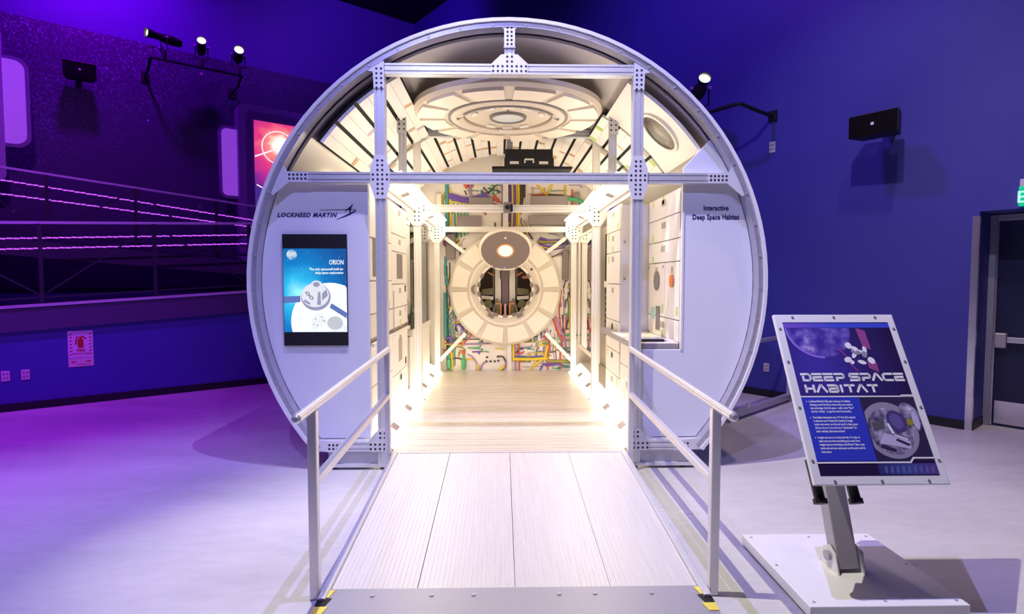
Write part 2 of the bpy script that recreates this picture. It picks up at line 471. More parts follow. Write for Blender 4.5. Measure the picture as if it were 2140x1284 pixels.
# ================================================================== HABITAT MODULE
X0, Y0, ZR, RR = 0.075, 4.90, 1.635, 2.245
hab = thing('habitat_module', 'large cylindrical habitat mock-up with an open aluminium framed round front', 'habitat module', (X0, Y0, 0))
FY = lambda x, y, h: (x, h, y + ZR)      # lathe/sector axis along +y, centred on the shell axis
A_LO = math.asin((0.17 - ZR) / RR)
ARC0, ARC1 = A_LO, PI - A_LO
LEN = 4.62
MB().sector(RR - 0.015, RR + 0.012, ARC0, ARC1, 0.01, LEN, 72, FY).build('outer_shell', M_SHELL, hab, smooth=True)
MB().sector(2.155, 2.180, ARC0, ARC1, 0.125, LEN - 0.03, 72, FY).build('shell_liner', M_LINER, hab, smooth=True)
ring = MB().sector(2.184, 2.228, ARC0, ARC1, -0.012, 0.10, 72, FY).build('front_ring', M_RING, hab, smooth=True)
MB().sector(2.228, RR + 0.012, ARC0, ARC1, -0.03, 0.012, 72, FY).build('ring_lip', M_SHELL, hab, smooth=True)
rb = MB()
for k in range(36):
    a = ARC0 + 0.06 + (ARC1 - ARC0 - 0.12) * k / 35
    c = Vector((2.206 * math.cos(a), 0, ZR + 2.206 * math.sin(a)))
    rb.cyl(c + Vector((0, -0.018, 0)), c + Vector((0, -0.010, 0)), 0.011, 8)
rb.build('ring_bolts', M_ALU_D, ring, kind='stuff')

# ---- front frame
PX, ZB, ZT = 1.112, 2.553, 3.472
for s in (-1, 1):
    mb = MB(); profile(mb, (s * PX, 0.045, 0.02), (s * PX, 0.045, 3.52)); mb.build('frame_post', M_ALU, hab)
mb = MB(); profile(mb, (-1.955, 0.047, ZB), (1.955, 0.047, ZB), 0.088); mb.build('cross_beam', M_ALU, hab)
mb = MB(); profile(mb, (-1.065, 0.047, ZT), (1.065, 0.047, ZT), 0.088); mb.build('top_beam', M_ALU, hab)
mb = MB(); profile(mb, (0.0, 0.047, ZT + 0.045), (0.0, 0.047, 3.84), 0.086); mb.build('king_post', M_ALU, hab)
for s in (-1, 1):
    mb = MB(); profile(mb, (s * 1.158, 0.047, 0.205), (s * 1.74, 0.047, 0.205), 0.088); mb.build('bottom_beam', M_ALU, hab)
    MB().box(min(s * 1.16, s * 1.60), max(s * 1.16, s * 1.60), 0.03, 0.10, 0.045, 0.158).build('skirt_panel', M_ALU_D, hab)
    MB().box(min(s * 1.07, s * 1.64), max(s * 1.07, s * 1.64), -0.01, 0.10, 0.022, 0.045).build('skirt_sill', M_ALU, hab)
    for x in (1.12, 1.55):
        MB().cyl((s * x, 0.05, 0.0), (s * x, 0.05, 0.024), 0.03, 12).build('levelling_foot', M_BLACK, hab)
octo = lambda cx, cz, hw, hh, nw, nh: [(cx - nw, cz - hh), (cx + nw, cz - hh), (cx + hw, cz - nh), (cx + hw, cz + nh), (cx + nw, cz + hh), (cx - nw, cz + hh), (cx - hw, cz + nh), (cx - hw, cz - nh)]
for s in (-1, 1):
    c = s * PX
    hs = grid(c, ZB, 2, 8) + [(c + q * 0.06, ZB + w * 0.02) for q in (-1, 1) for w in (-1, 1)]
    plate(hab, octo(c, ZB, 0.083, 0.185, 0.045, 0.075), hs, 0.0)
    # bracket from post head to ring
    top = [(c - 0.045, 3.30), (c + 0.045, 3.30), (c + 0.045, 3.53)] + ([(c - 0.03, 3.53), (c - 0.105, 3.45), (c - 0.05, 3.44)] if s < 0 else [])
    if s > 0: top = [(c - 0.045, 3.30), (c + 0.045, 3.30), (c + 0.05, 3.44), (c + 0.105, 3.45), (c + 0.03, 3.53), (c - 0.045, 3.53)]
    plate(hab, top, grid(c, 3.385, 2, 5), 0.0)
    # bracket where the cross beam meets the ring
    e = [(s * 1.73, ZB - 0.044), (s * 1.89, ZB - 0.044), (s * 2.03, ZB - 0.16), (s * 2.06, ZB - 0.10), (s * 1.95, ZB + 0.13), (s * 1.90, ZB + 0.044), (s * 1.73, ZB + 0.044)]
    plate(hab, e, grid(s * 1.815, ZB, 5, 2, 0.034), 0.0)
    # foot brackets
    g = [(s * 1.045, 0.16), (s * 1.235, 0.16), (s * 1.235, 0.26), (s * 1.19, 0.32), (s * 1.145, 0.36), (s * 1.045, 0.36)]
    plate(hab, g, grid(s * 1.16, 0.205, 4, 2) + grid(s * 1.115, 0.305, 2, 2), 0.0)
    g = [(s * 1.46, 0.16), (s * 1.60, 0.16), (s * 1.74, 0.19), (s * 1.70, 0.27), (s * 1.46, 0.25)]
    plate(hab, g, grid(s * 1.53, 0.205, 4, 2, 0.034), 0.0)
plate(hab, [(-0.155, ZT - 0.044), (0.155, ZT - 0.044), (0.155, ZT + 0.042), (0.07, ZT + 0.12), (-0.07, ZT + 0.12), (-0.155, ZT + 0.042)],
      grid(0, ZT, 8, 2) + grid(0, ZT + 0.08, 2, 2), 0.0)
plate(hab, [(-0.046, 3.66), (0.046, 3.66), (0.046, 3.80), (0.08, 3.83), (-0.08, 3.83), (-0.046, 3.80)], grid(0, 3.745, 2, 5, 0.034), 0.0)
MB().box(-0.05, 0.05, -0.012, 0.05, 3.645, 3.658).build('clamp_collar', M_ALU_D, hab)

# ---- inner frames
for fi, hy in enumerate((2.16, 4.30)):
    zt = (ZB, 2.48)[fi]
    for s in (-1, 1):
        mb = MB(); profile(mb, (s * PX, hy, 0.15), (s * PX, hy, 3.50 if fi == 0 else zt), 0.085); mb.build('frame_post', M_INW, hab)
        hs = grid(s * PX, zt, 2, 7, 0.05) + [(s * PX + q * 0.085, zt + w * 0.025) for q in (-1, 1) for w in (-1, 1)]
        plate(hab, octo(s * PX, zt, 0.14, 0.22, 0.05, 0.10), hs, hy - 0.045, m=M_INW)
    mb = MB(); profile(mb, (-1.07, hy, zt), (1.07, hy, zt), 0.085); mb.build('cross_beam', M_INW, hab)
    # diagonal braces behind the rear frame
mb = MB(); profile(mb, (-1.07, 2.16, 3.47), (1.07, 2.16, 3.47), 0.085); mb.build('top_beam', M_ALU_D, hab)
for s in (-1, 1):
    mb = MB(); profile(mb, (s * PX, 1.13, ZB + 0.04), (s * PX, 1.13, 3.46), 0.075); mb.build('upper_post', M_ALU_D, hab)
    plate(hab, [(s * PX - 0.05, 3.20), (s * PX + 0.05, 3.20), (s * PX + 0.05, 3.44), (s * PX - 0.05, 3.44)], grid(s * PX, 3.32, 2, 4, 0.05), 1.09, m=M_ALU_D)
    for y0, y1 in ((0.09, 2.11), (2.21, 4.25)):
        mb = MB(); profile(mb, (s * 1.16, y0, ZB), (s * 1.16, y1, ZB), 0.08); mb.build('side_beam', M_INW2, hab)
    for (xa, za, xb, zb) in ((1.08, 2.42, 0.66, 2.10), (1.08, 0.34, 0.66, 0.78)):
        a = Vector((s * xa, 4.30, za)); b = Vector((s * xb, 4.36, zb)); d = (b - a)
        m3 = Matrix((d.normalized(), Vector((0, 1, 0)), d.normalized().cross(Vector((0, 1, 0))))).transposed()
        MB().obox((a + b) / 2, (d.length, 0.05, 0.06), m3).build('diagonal_brace', M_INW, hab)
mb = MB(); profile(mb, (0.0, 4.38, 2.50), (0.0, 4.38, 3.62), 0.085); mb.build('rear_king_post', M_INW, hab)

for s in (-1, 1):
    for y0, y1 in ((0.12, 2.11), (2.21, 4.40)):
        MB().box(min(s * 1.235, s * 1.55), max(s * 1.235, s * 1.55), y0, y1, 0.02, 0.295).build('plinth', M_INW2, hab)
for s in (-1, 1):
    MB().box(min(s * 1.57, s * 1.59), max(s * 1.57, s * 1.59), 0.13, 4.42, 0.02, 2.50).build('side_backing', M_INW2, hab)
# ---- front panels
def arc_pts(r, z0, z1, side, n=18):
    a0 = math.asin((z0 - ZR) / r); a1 = math.asin((z1 - ZR) / r)
    return [(side * r * math.cos(a0 + (a1 - a0) * i / n), ZR + r * math.sin(a0 + (a1 - a0) * i / n)) for i in range(n + 1)]
pl = [(-1.24, 0.25), (-1.24, 2.51)] + list(reversed(arc_pts(2.182, 0.25, 2.51, -1)))
fpl = MB().prism(pl, FXZ(0.10), 0, 0.02).build('front_panel', M_PANEL, hab, bevel=0.004)
pr = [(1.165, 0.25), (1.165, 1.045), (1.54, 1.045), (1.54, 2.66), (1.772, 2.908)] + list(reversed(arc_pts(2.182, 0.25, 2.88, 1)))
fpr = MB().prism(pr, FXZ(0.10), 0, 0.02).build('front_panel', M_PANEL, hab, bevel=0.004)
MB().box(1.535, 1.552, 0.09, 0.13, 1.045, 2.51).build('window_jamb', M_INW, hab)
# lettering on the panels
TXR = (PI / 2, 0, 0)
text('company_lettering', 'LOCKHEED MARTIN', 0.050, M_NAVY, fpl, (-2.035, 0.0985, 2.222), TXR, shear=0.28, offset=0.0020, spacing=1.14, xs=1.02)
lg = MB()
def lgp(pts): lg.prism([(a, b) for a, b in pts], FXZ(0.0985), -0.0006, 0.0006)
lgp([(-1.66, 2.284), (-1.37, 2.290), (-1.345, 2.285), (-1.66, 2.280)])
lgp([(-1.345, 2.286), (-1.42, 2.247), (-1.53, 2.196), (-1.42, 2.232), (-1.35, 2.270)])
lgp([(-1.372, 2.336), (-1.388, 2.30), (-1.40, 2.235), (-1.408, 2.288)])
lgp([(-1.372, 2.338), (-1.415, 2.300), (-1.45, 2.268), (-1.40, 2.290)])
lg.build('company_star_mark', M_NAVY, fpl)
text('habitat_lettering', 'Interactive', 0.062, M_NAVY, fpr, (1.836, 0.0985, 2.288), TXR, align='CENTER', offset=0.0018, spacing=1.02, xs=0.83)
text('habitat_lettering', 'Deep Space Habitat', 0.062, M_NAVY, fpr, (1.836, 0.0985, 2.208), TXR, align='CENTER', offset=0.0018, spacing=1.02, xs=0.83)

# ---- deck inside the module
deck = thing('habitat_deck', 'tan cross-planked aisle floor running through the habitat', 'floor deck', (X0, Y0, 0))
M_DECK = mat('deck_planks', (0.66, 0.58, 0.50), 0.30, 0.10, noise=0.12, nscale=3.0, stretch=(0.5, 26, 1), rvar=0.08)
M_DECK2 = mat('deck_planks_pale', (0.72, 0.64, 0.56), 0.28, 0.10, noise=0.10, nscale=3.0, stretch=(0.5, 22, 1), rvar=0.08)
n = 22
pk = [MB().box(-1.03, 1.03, 0, 4.40 / n - 0.004, 0.115, 0.15).mesh('plank', m) for m in (M_DECK, M_DECK2)]
for i in range(n):
    inst(pk[(i * 7 // 3) % 2], 'plank', deck, (0, 0.01 + i * 4.40 / n, 0))
MB().box(-1.09, 1.09, 0.10, 4.42, 0.02, 0.112).build('subfloor', M_BLACKM, deck)
MB().box(-1.03, 1.03, -0.012, 0.008, 0.115, 0.151).build('threshold', M_ALU, deck)

# ---- corner light panels
def light_panel(lbl, s, y0, y1, low):
    t = thing('corner_light_panel', lbl, 'light panel', (X0, Y0 + (y0 + y1) / 2, 0), group='glowing corner light panels of the aisle')
    hl = (y1 - y0) / 2
    if low: p = [(1.215, 0.295), (1.027, 0.156)]
    else: p = [(1.205, 2.505), (0.945, 2.615)]
    (xa, za), (xb, zb) = p
    d = Vector((xb - xa, 0, zb - za)); nrm = Vector((-d.z, 0, d.x)).normalized()
    if nrm.x > 0: nrm = -nrm
    q = [Vector((xa, 0, za)), Vector((xb, 0, zb))]
    vs_ = []
    for y in (-hl, hl):
        for pt in (q[0], q[1], q[1] - nrm * 0.02, q[0] - nrm * 0.02):
            vs_.append((s * pt.x, y, pt.z))
    MB().add(vs_, [(0, 1, 2, 3), (7, 6, 5, 4), (0, 1, 5, 4), (1, 2, 6, 5), (2, 3, 7, 6), (3, 0, 4, 7)]).build('diffuser', M_LIGHT, t)
    u = d.normalized(); mid = (q[0] + q[1]) / 2 + nrm * 0.006
    for yy in ((-hl * 0.52, hl * 0.30) if low else (-hl * 0.05,)):
        vs_ = []
        for off in (0.0, -0.007):
            for a, b in ((-1, -1), (1, -1), (1, 1), (-1, 1)):
                pt = mid + u * a * 0.042 + nrm * off
                vs_.append((s * pt.x, yy + b * 0.085, pt.z))
        MB().add(vs_, [(0, 1, 2, 3), (7, 6, 5, 4), (0, 1, 5, 4), (1, 2, 6, 5), (2, 3, 7, 6), (3, 0, 4, 7)]).build('vent_plate', M_TANPL, t)
for s, side in ((-1, 'left'), (1, 'right')):
    for low, hn in ((0, 'overhead'), (1, 'floor-level')):
        light_panel('glowing %s light panel on the %s side of the front bay' % (hn, side), s, 0.12, 2.08, low)
        light_panel('glowing %s light panel on the %s side of the rear bay' % (hn, side), s, 2.24, 4.22, low)

# ---- hatches (round hatch frame with raised segments)
def hatch_frame(t, R, rin, fn_rot, seg_r0, nseg=12):
    """lies in local xy, faces local -z ... geometry built around local +z as the visible face"""
    MB().lathe([(rin, 0.0), (rin, 0.05), (rin + 0.03, 0.065), (seg_r0 - 0.06, 0.065), (seg_r0 - 0.03, 0.045), (seg_r0, 0.045), (R - 0.03, 0.03), (R, 0.0), (R, -0.05), (rin, -0.05), (rin, 0.0)], 72).build('hatch_ring', M_HATCH, t, smooth=True)
    MB().lathe([(seg_r0 - 0.045, 0.058), (seg_r0 - 0.03, 0.060), (seg_r0 - 0.015, 0.058), (seg_r0 - 0.015, 0.03), (seg_r0 - 0.045, 0.03), (seg_r0 - 0.045, 0.058)], 72).build('seal_groove', M_HGREY if R > 0.95 else M_HATCH2, t, smooth=True)
    hw = PI / nseg * 0.80
    me = MB().sector(seg_r0 + 0.025, R - 0.045, -hw, hw, 0.02, 0.062, 5).mesh('hatch_segment', M_HATCH2, True)
    for k in range(nseg):
        inst(me, 'hatch_segment', t, (0, 0, 0), (0, 0, 2 * PI * (k + 0.5) / nseg + PI / 12 * 0))
# ceiling hatch: faces down
ch = thing('ceiling_hatch', 'large round cream hatch set overhead in the front bay', 'hatch', (X0, Y0 + 1.17, 3.43), rot=(PI, 0, 0))
hatch_frame(ch, 0.99, 0.47, None, 0.65)
MB().lathe([(0.0, 0.03), (0.44, 0.03), (0.46, 0.02), (0.46, -0.02), (0.0, -0.02)], 56).build('hatch_door', M_HATCH, ch, smooth=True)
MB().sector(0.475, 0.51, R_(25), R_(155), 0.05, 0.075, 24).build('latch_arc', M_HGREY, ch, smooth=True)
MB().lathe([(0.165, 0.03), (0.165, 0.055), (0.19, 0.055), (0.20, 0.03)], 40).build('porthole_rim', M_HGREY, ch, smooth=True)
MB().lathe([(0.0, 0.045), (0.165, 0.045), (0.165, 0.03), (0.0, 0.03)], 40).build('porthole_pane', M_GLASSW, ch, smooth=True)
for a in (60, 90, 120, 20, 160, 240, 270, 300):
    c = Vector((0.37 * math.cos(R_(a)), 0.37 * math.sin(R_(a)), 0.04))
    MB().obox(c, (0.05, 0.11, 0.025), Matrix.Rotation(R_(a), 3, 'Z')).build('latch', M_INW, ch, bevel=0.006)
MB().tube([(-0.09, -0.46, 0.05), (-0.07, -0.36, 0.08), (0.07, -0.36, 0.08), (0.09, -0.46, 0.05)], 0.011, 6).build('grab_handle', M_INW, ch, smooth=True)
for a in (60, 120):
    c = Vector((0.49 * math.cos(R_(a)), 0.49 * math.sin(R_(a)), 0.06)); MB().obox(c, (0.04, 0.12, 0.04), Matrix.Rotation(R_(a), 3, 'Z')).build('hinge', M_TAUPE, ch)
for sx_ in (-1, 1):
    MB().cyl((sx_ * 0.46, 0.06, 0.03), (sx_ * 0.54, 0.06, 0.07), 0.02, 8).build('hinge_pin', M_TAUPE, ch)
MB().cyl((0, 0.20, 0.03), (0, 0.25, 0.05), 0.012, 8).build('latch_pin', M_HGREY, ch)

# rear bulkhead with its piping
BY = 4.46
blk = thing('rear_bulkhead', 'cream rear bulkhead covered in coloured pipes and cables behind the round hatch', 'bulkhead', (X0, Y0, 0))
zc0 = 0.14
arcp = [(2.10 * math.cos(ARC0 + (ARC1 - ARC0) * i / 48), ZR + 2.10 * math.sin(ARC0 + (ARC1 - ARC0) * i / 48)) for i in range(49)]
M_BULK = mat('bulkhead_cream', (0.84, 0.77, 0.68), 0.5, noise=0.04, nscale=5)
NB = 72; vs_ = []
for k in range(NB):
    t_ = 2 * PI * k / NB; c_, s_ = math.cos(t_), math.sin(t_); oz = 1.505
    # outer boundary: shell circle cut flat just above the hall floor
    bq = oz - ZR; q_ = -(s_ * bq) + math.sqrt((s_ * bq) ** 2 - bq ** 2 + 2.10 ** 2)
    if oz + q_ * s_ < 0.02: q_ = (0.02 - oz) / s_
    for y_ in (BY, BY + 0.05):
        vs_ += [(-0.005 + 0.475 * c_, y_, oz + 0.475 * s_), (-0.005 + q_ * c_, y_, oz + q_ * s_)]
fs_ = []
for k in range(NB):
    a_, b_ = 4 * k, 4 * ((k + 1) % NB)
    fs_ += [(a_, a_ + 1, b_ + 1, b_), (a_ + 2, b_ + 2, b_ + 3, a_ + 3), (a_, b_, b_ + 2, a_ + 2), (a_ + 1, a_ + 3, b_ + 3, b_ + 1)]
MB().add(vs_, fs_).build('bulkhead_plate', M_BULK, blk)
CABC = {'teal': (0.05, 0.30, 0.28), 'green': (0.08, 0.42, 0.16), 'purple': (0.17, 0.09, 0.40), 'yellow': (0.80, 0.58, 0.04), 'red': (0.62, 0.09, 0.05), 'mauve': (0.40, 0.24, 0.40), 'white': (0.8, 0.74, 0.66), 'dark': (0.06, 0.045, 0.05), 'olive': (0.34, 0.28, 0.05), 'blue': (0.10, 0.14, 0.42), 'tan': (0.52, 0.42, 0.33)}
CABM = {k: mat('cable_' + k, v, 0.45) for k, v in CABC.items()}
def cable(color, pts, r, y=None, fil=0.04, n=6):
    y = BY - r * 1.02 if y is None else y
    P = [Vector((a, y, b)) for a, b in pts]
    out = [P[0]]
    for i in range(1, len(P) - 1):
        d0 = (P[i - 1] - P[i]); d1 = (P[i + 1] - P[i]); f0 = min(fil, d0.length / 2.1, d1.length / 2.1)
        a = P[i] + d0.normalized() * f0; b = P[i] + d1.normalized() * f0
        out += [a, (a + b) / 4 + P[i] / 2, b]
    out.append(P[-1])
    return MB().tube(out, r, n).build('pipe', CABM[color], blk, smooth=True)
rnd = random.Random(11)
# left column: teal and green bundles
for i in range(9):
    x = -1.02 + i * 0.022; z0 = rnd.uniform(0.16, 0.8); z1 = rnd.uniform(1.3, 2.1)
    cable(rnd.choice(['teal', 'teal', 'green', 'yellow', 'mauve', 'dark']), [(x, z0), (x, (z0 + z1) / 2), (x + rnd.uniform(-.04, .1), (z0 + z1) / 2 + 0.12), (x + rnd.uniform(-.02, .1), z1)], rnd.uniform(0.007, 0.016))
cable('teal', [(-1.0, 1.45), (-1.0, 1.25), (-1.0, 0.7)], 0.028)
cable('teal', [(-0.99, 2.05), (-1.0, 1.75), (-0.95, 1.62), (-1.0, 1.58)], 0.022)
cable('teal', [(-0.96, 3.25), (-0.96, 2.4)], 0.030)
cable('yellow', [(-0.91, 3.15), (-0.90, 2.45)], 0.018)
for i in range(5):
    cable('green', [(-0.84 + i * 0.055, 2.78), (-0.84 + i * 0.055, 2.30 + 0.03 * i)], 0.013)
    cable('teal', [(-0.85 + i * 0.06, 3.00), (-0.86 + i * 0.07, 2.80)], 0.010)
# top: purple looms
for i in range(3):
    cable('purple', [(-0.94, 3.08 - i * 0.035), (-0.6, 2.98 - i * 0.035), (-0.36, 3.08 - i * 0.03), (-0.22, 2.98 - i * .02)], 0.022, fil=0.2)
cable('yellow', [(-0.94, 2.96), (-0.75, 2.93), (-0.55, 2.90)], 0.014)
cable('olive', [(-0.96, 3.12), (-1.05, 2.95), (-1.02, 2.8)], 0.025)
cable('green', [(-0.75, 3.27), (-0.42, 3.27), (-0.2, 3.25)], 0.028)
cable('red', [(-0.70, 3.29), (-0.62, 3.17)], 0.032)
cable('mauve', [(-0.58, 3.3), (-0.58, 3.05), (-0.50, 3.0)], 0.02)
cable('dark', [(-0.30, 3.08), (-0.10, 3.27), (0.0, 3.2)], 0.012, fil=0.1)
for i in range(10):
    x = rnd.uniform(-0.4, -0.12); z = rnd.uniform(2.82, 3.18)
    cable(rnd.choice(['teal', 'green', 'red', 'dark', 'mauve']), [(x, z), (x + rnd.uniform(-.12, .12), z + rnd.uniform(-.08, .1)), (x + rnd.uniform(0, .2), z - rnd.uniform(0, .12))], rnd.uniform(0.007, 0.018))
cable('red', [(-0.42, 2.94), (-0.32, 2.92)], 0.028); cable('red', [(-0.20, 3.04), (-0.12, 2.95)], 0.03)
cable('red', [(-0.68, 2.50), (-0.58, 2.54), (-0.50, 2.50)], 0.016)
# top centre: vertical yellow and purple pairs
for i, c in enumerate(['mauve', 'purple', 'yellow', 'purple', 'yellow', 'yellow', 'purple']):
    x = (-0.06, 0.085, 0.11, 0.145, 0.18, 0.215, 0.06)[i]
    cable(c, [(x, 3.30), (x + 0.01, 2.95), (x - 0.005, 2.48)], (0.014, 0.016, 0.02, 0.022, 0.013, 0.02, 0.012)[i])
cable('dark', [(0.27, 3.32), (0.27, 3.0), (0.24, 2.82)], 0.030)
cable('dark', [(0.31, 3.32), (0.31, 3.02)], 0.022)
cable('yellow', [(0.50, 3.27), (0.58, 3.16), (0.68, 3.06)], 0.017); cable('yellow', [(0.80, 3.28), (0.68, 3.06)], 0.017)
cable('yellow', [(0.98, 3.28), (0.98, 3.04)], 0.014); cable('red', [(1.10, 3.15), (1.10, 2.80)], 0.018)
cable('green', [(1.02, 3.0), (1.2, 2.98), (1.28, 2.92)], 0.035, fil=0.06); cable('red', [(0.42, 3.06), (0.66, 3.07), (0.95, 3.06)], 0.012); cable('green', [(0.72, 3.07), (0.98, 3.05)], 0.012)
cable('white', [(0.33, 3.1), (0.36, 2.95), (0.26, 2.8)], 0.014)
for i in range(6):   # purple and yellow tangles at upper right of the hatch
    z = 2.36 - i * 0.035
    cable(rnd.choice(['purple', 'yellow', 'purple', 'olive']), [(0.52 + rnd.uniform(0, .1), z), (0.72, z - rnd.uniform(0, .05)), (0.95 + rnd.uniform(0, .1), z + rnd.uniform(-.05, .05))], rnd.uniform(0.012, 0.024))
for i in range(12):
    x = rnd.uniform(-0.1, 0.35); z = rnd.uniform(2.5, 2.7)
    cable(rnd.choice(['yellow', 'purple', 'dark', 'olive']), [(x, z), (x + rnd.uniform(-.05, .06), z - 0.08), (x + rnd.uniform(-.05, .12), z - 0.18)], rnd.uniform(0.006, 0.014))
# right column
for i in range(9):
    x = 0.93 + i * 0.018; z0 = rnd.uniform(0.35, 1.2); z1 = z0 + rnd.uniform(0.3, 0.9)
    cable(rnd.choice(['dark', 'olive', 'mauve', 'teal', 'yellow', 'red']), [(x, z0), (x - rnd.uniform(-.04, .05), (z0 + z1) / 2), (x, z1)], rnd.uniform(0.006, 0.012))
cable('red', [(0.80, 1.02), (0.88, 0.78), (0.94, 0.66)], 0.02); cable('mauve', [(0.84, 1.05), (0.93, 0.80), (1.0, 0.62)], 0.016); cable('white', [(0.77, 1.0), (0.85, 0.7)], 0.012)
for i in range(5):
    cable(rnd.choice(['tan', 'dark', 'mauve']), [(0.72 + i * 0.05, 2.02 + i * 0.02), (0.85 + i * .03, 2.06 + i * 0.03), (1.06, 2.08 + i * 0.03)], 0.008)
# bottom runs
cable('red', [(-1.02, 0.60), (-0.72, 0.60), (-0.70, 0.61), (-0.58, 0.72), (-0.56, 0.98)], 0.013)
cable('yellow', [(-1.02, 0.59), (-0.74, 0.58)], 0.013); cable('mauve', [(-0.74, 0.585), (-0.2, 0.60), (-0.1, 0.66)], 0.013)
cable('purple', [(-0.98, 0.68), (-0.93, 0.72), (-0.88, 0.64)], 0.025)
cable('purple', [(-0.84, 0.90), (-0.77, 0.93), (-0.70, 0.82)], 0.018); cable('yellow', [(-0.82, 0.95), (-0.72, 0.96)], 0.014)
cable('dark', [(-1.02, 0.66), (-0.5, 0.67), (0.1, 0.70)], 0.008); cable('tan', [(-1.0, 0.75), (-0.3, 0.74), (0.2, 0.73)], 0.010)
for x, c in ((-0.94, 'green'), (-0.90, 'yellow'), (-0.70, 'green'), (-0.96, 'teal')):
    cable(c, [(x, 0.16), (x + 0.01, 0.30), (x - 0.01, 0.46)], 0.018)
for x in (-0.94, -0.70):
    cable('green', [(x, 0.20), (x, 0.34)], 0.038); cable('red', [(x, 0.42), (x, 0.48)], 0.026)
cable('dark', [(-0.88, 0.35), (-0.78, 0.36), (-0.66, 0.29)], 0.012); cable('yellow', [(-0.68, 0.33), (-0.60, 0.35), (-0.52, 0.32)], 0.012)
cable('mauve', [(-0.64, 0.42), (-0.55, 0.38), (-0.48, 0.27), (-0.48, 0.16)], 0.012); cable('yellow', [(-0.47, 0.25), (-0.46, 0.15)], 0.018)
cable('mauve', [(-0.42, 0.15), (-0.40, 0.24), (-0.35, 0.29)], 0.014); cable('yellow', [(-0.10, 0.16), (-0.02, 0.22)], 0.024)
cable('dark', [(-0.12, 0.38), (-0.04, 0.39), (0.0, 0.30)], 0.013); cable('mauve', [(-0.06, 0.16), (0.0, 0.20), (0.0, 0.3)], 0.014)
for x, z in ((-0.32, 0.30), (-0.25, 0.30), (-0.18, 0.30), (-0.12, 0.31), (-0.31, 0.37), (-0.13, 0.38)):
    MB().cyl((x, BY, z), (x, BY - 0.02, z), 0.018, 10).build('bolt_knob', CABM['dark'], blk)
MB().box(0.03, 0.10, BY - 0.04, BY, 0.14, 0.72).build('rear_stanchion', M_INW2, blk)
cable('yellow', [(0.13, 0.62), (0.13, 0.30)], 0.020); cable('mauve', [(0.16, 0.62), (0.17, 0.40), (0.17, 0.15)], 0.014); cable('red', [(0.19, 0.72), (0.2, 0.60), (0.23, 0.56), (0.23, 0.15)], 0.013)
cable('blue', [(0.12, 0.385), (0.40, 0.375), (0.62, 0.385)], 0.014); cable('yellow', [(0.12, 0.34), (0.45, 0.335), (0.70, 0.35)], 0.026)
cable('yellow', [(0.42, 0.15), (0.50, 0.25), (0.66, 0.36), (0.70, 0.55)], 0.020); cable('olive', [(0.68, 0.31), (0.95, 0.30), (1.06, 0.30)], 0.024)
cable('purple', [(0.58, 0.15), (0.62, 0.25), (0.90, 0.26), (1.04, 0.20)], 0.014); cable('purple', [(0.66, 0.22), (0.9, 0.24)], 0.012)
for x in (0.71, 0.92):
    cable('red', [(x, 0.16), (x, 0.45), (x + 0.03, 0.52), (x + 0.02, 0.72)], 0.014)
for i in range(48):
    x = rnd.uniform(0.22, 1.02); z = rnd.uniform(0.16, 0.68); L_ = rnd.uniform(0.06, 0.22)
    c = rnd.choice(['green', 'green', 'teal', 'mauve', 'dark', 'olive', 'tan', 'yellow', 'purple'])
    cable(c, [(x, z), (x + L_, z + rnd.uniform(-.02, .02))] if rnd.random() < 0.65 else [(x, z), (x + rnd.uniform(-.02, .02), z + L_ * 0.7)], rnd.uniform(0.006, 0.012))
for i in range(36):
    x = rnd.uniform(-0.9, 0.9); z = rnd.uniform(0.62, 0.80); 
    cable(rnd.choice(['dark', 'tan', 'mauve', 'olive']), [(x, z), (x + rnd.uniform(-.03, .03), z + rnd.uniform(0.05, 0.12))], rnd.uniform(0.006, 0.011))
for i in range(44):
    x = rnd.uniform(-1.0, -0.72); z = rnd.uniform(0.75, 1.2) if i % 2 else rnd.uniform(2.05, 2.4)
    cable(rnd.choice(['dark', 'green', 'teal', 'yellow', 'mauve', 'purple', 'green']), [(x, z), (x + rnd.uniform(-.05, .08), z + rnd.uniform(0.03, 0.1)), (x + rnd.uniform(-.05, .1), z + rnd.uniform(0.08, 0.2))], rnd.uniform(0.006, 0.013))
for i in range(230):
    zone = i % 5
    if zone == 0: x, z = rnd.uniform(-1.03, -0.70), rnd.uniform(0.2, 2.42)
    elif zone == 1: x, z = rnd.uniform(0.72, 1.04), rnd.uniform(0.6, 2.42)
    elif zone == 2: x, z = rnd.uniform(-1.0, 0.0), rnd.uniform(0.44, 0.85)
    elif zone == 3: x, z = rnd.uniform(0.1, 1.04), rnd.uniform(0.16, 0.85)
    else: x, z = rnd.uniform(-1.0, 1.1), rnd.uniform(2.42, 3.25)
    if math.hypot(x, z - 1.505) < 0.97: continue
    L_ = rnd.uniform(0.05, 0.2); hor = rnd.random() < (0.25 if zone < 2 else 0.55)
    dx, dz_ = (L_, rnd.uniform(-.02, .02)) if hor else (rnd.uniform(-.03, .03), L_)
    p3 = (x + dx + rnd.uniform(-.03, .05), z + dz_ + rnd.uniform(-.05, .05))
    if math.hypot(p3[0], p3[1] - 1.505) < 0.94 or abs(p3[0]) > 1.3: continue
    cable(rnd.choice(['dark', 'dark', 'green', 'teal', 'yellow', 'mauve', 'purple', 'olive', 'tan', 'red', 'yellow']), [(x, z), (x + dx, z + dz_), p3], rnd.uniform(0.005, 0.013), n=5, fil=0.02)
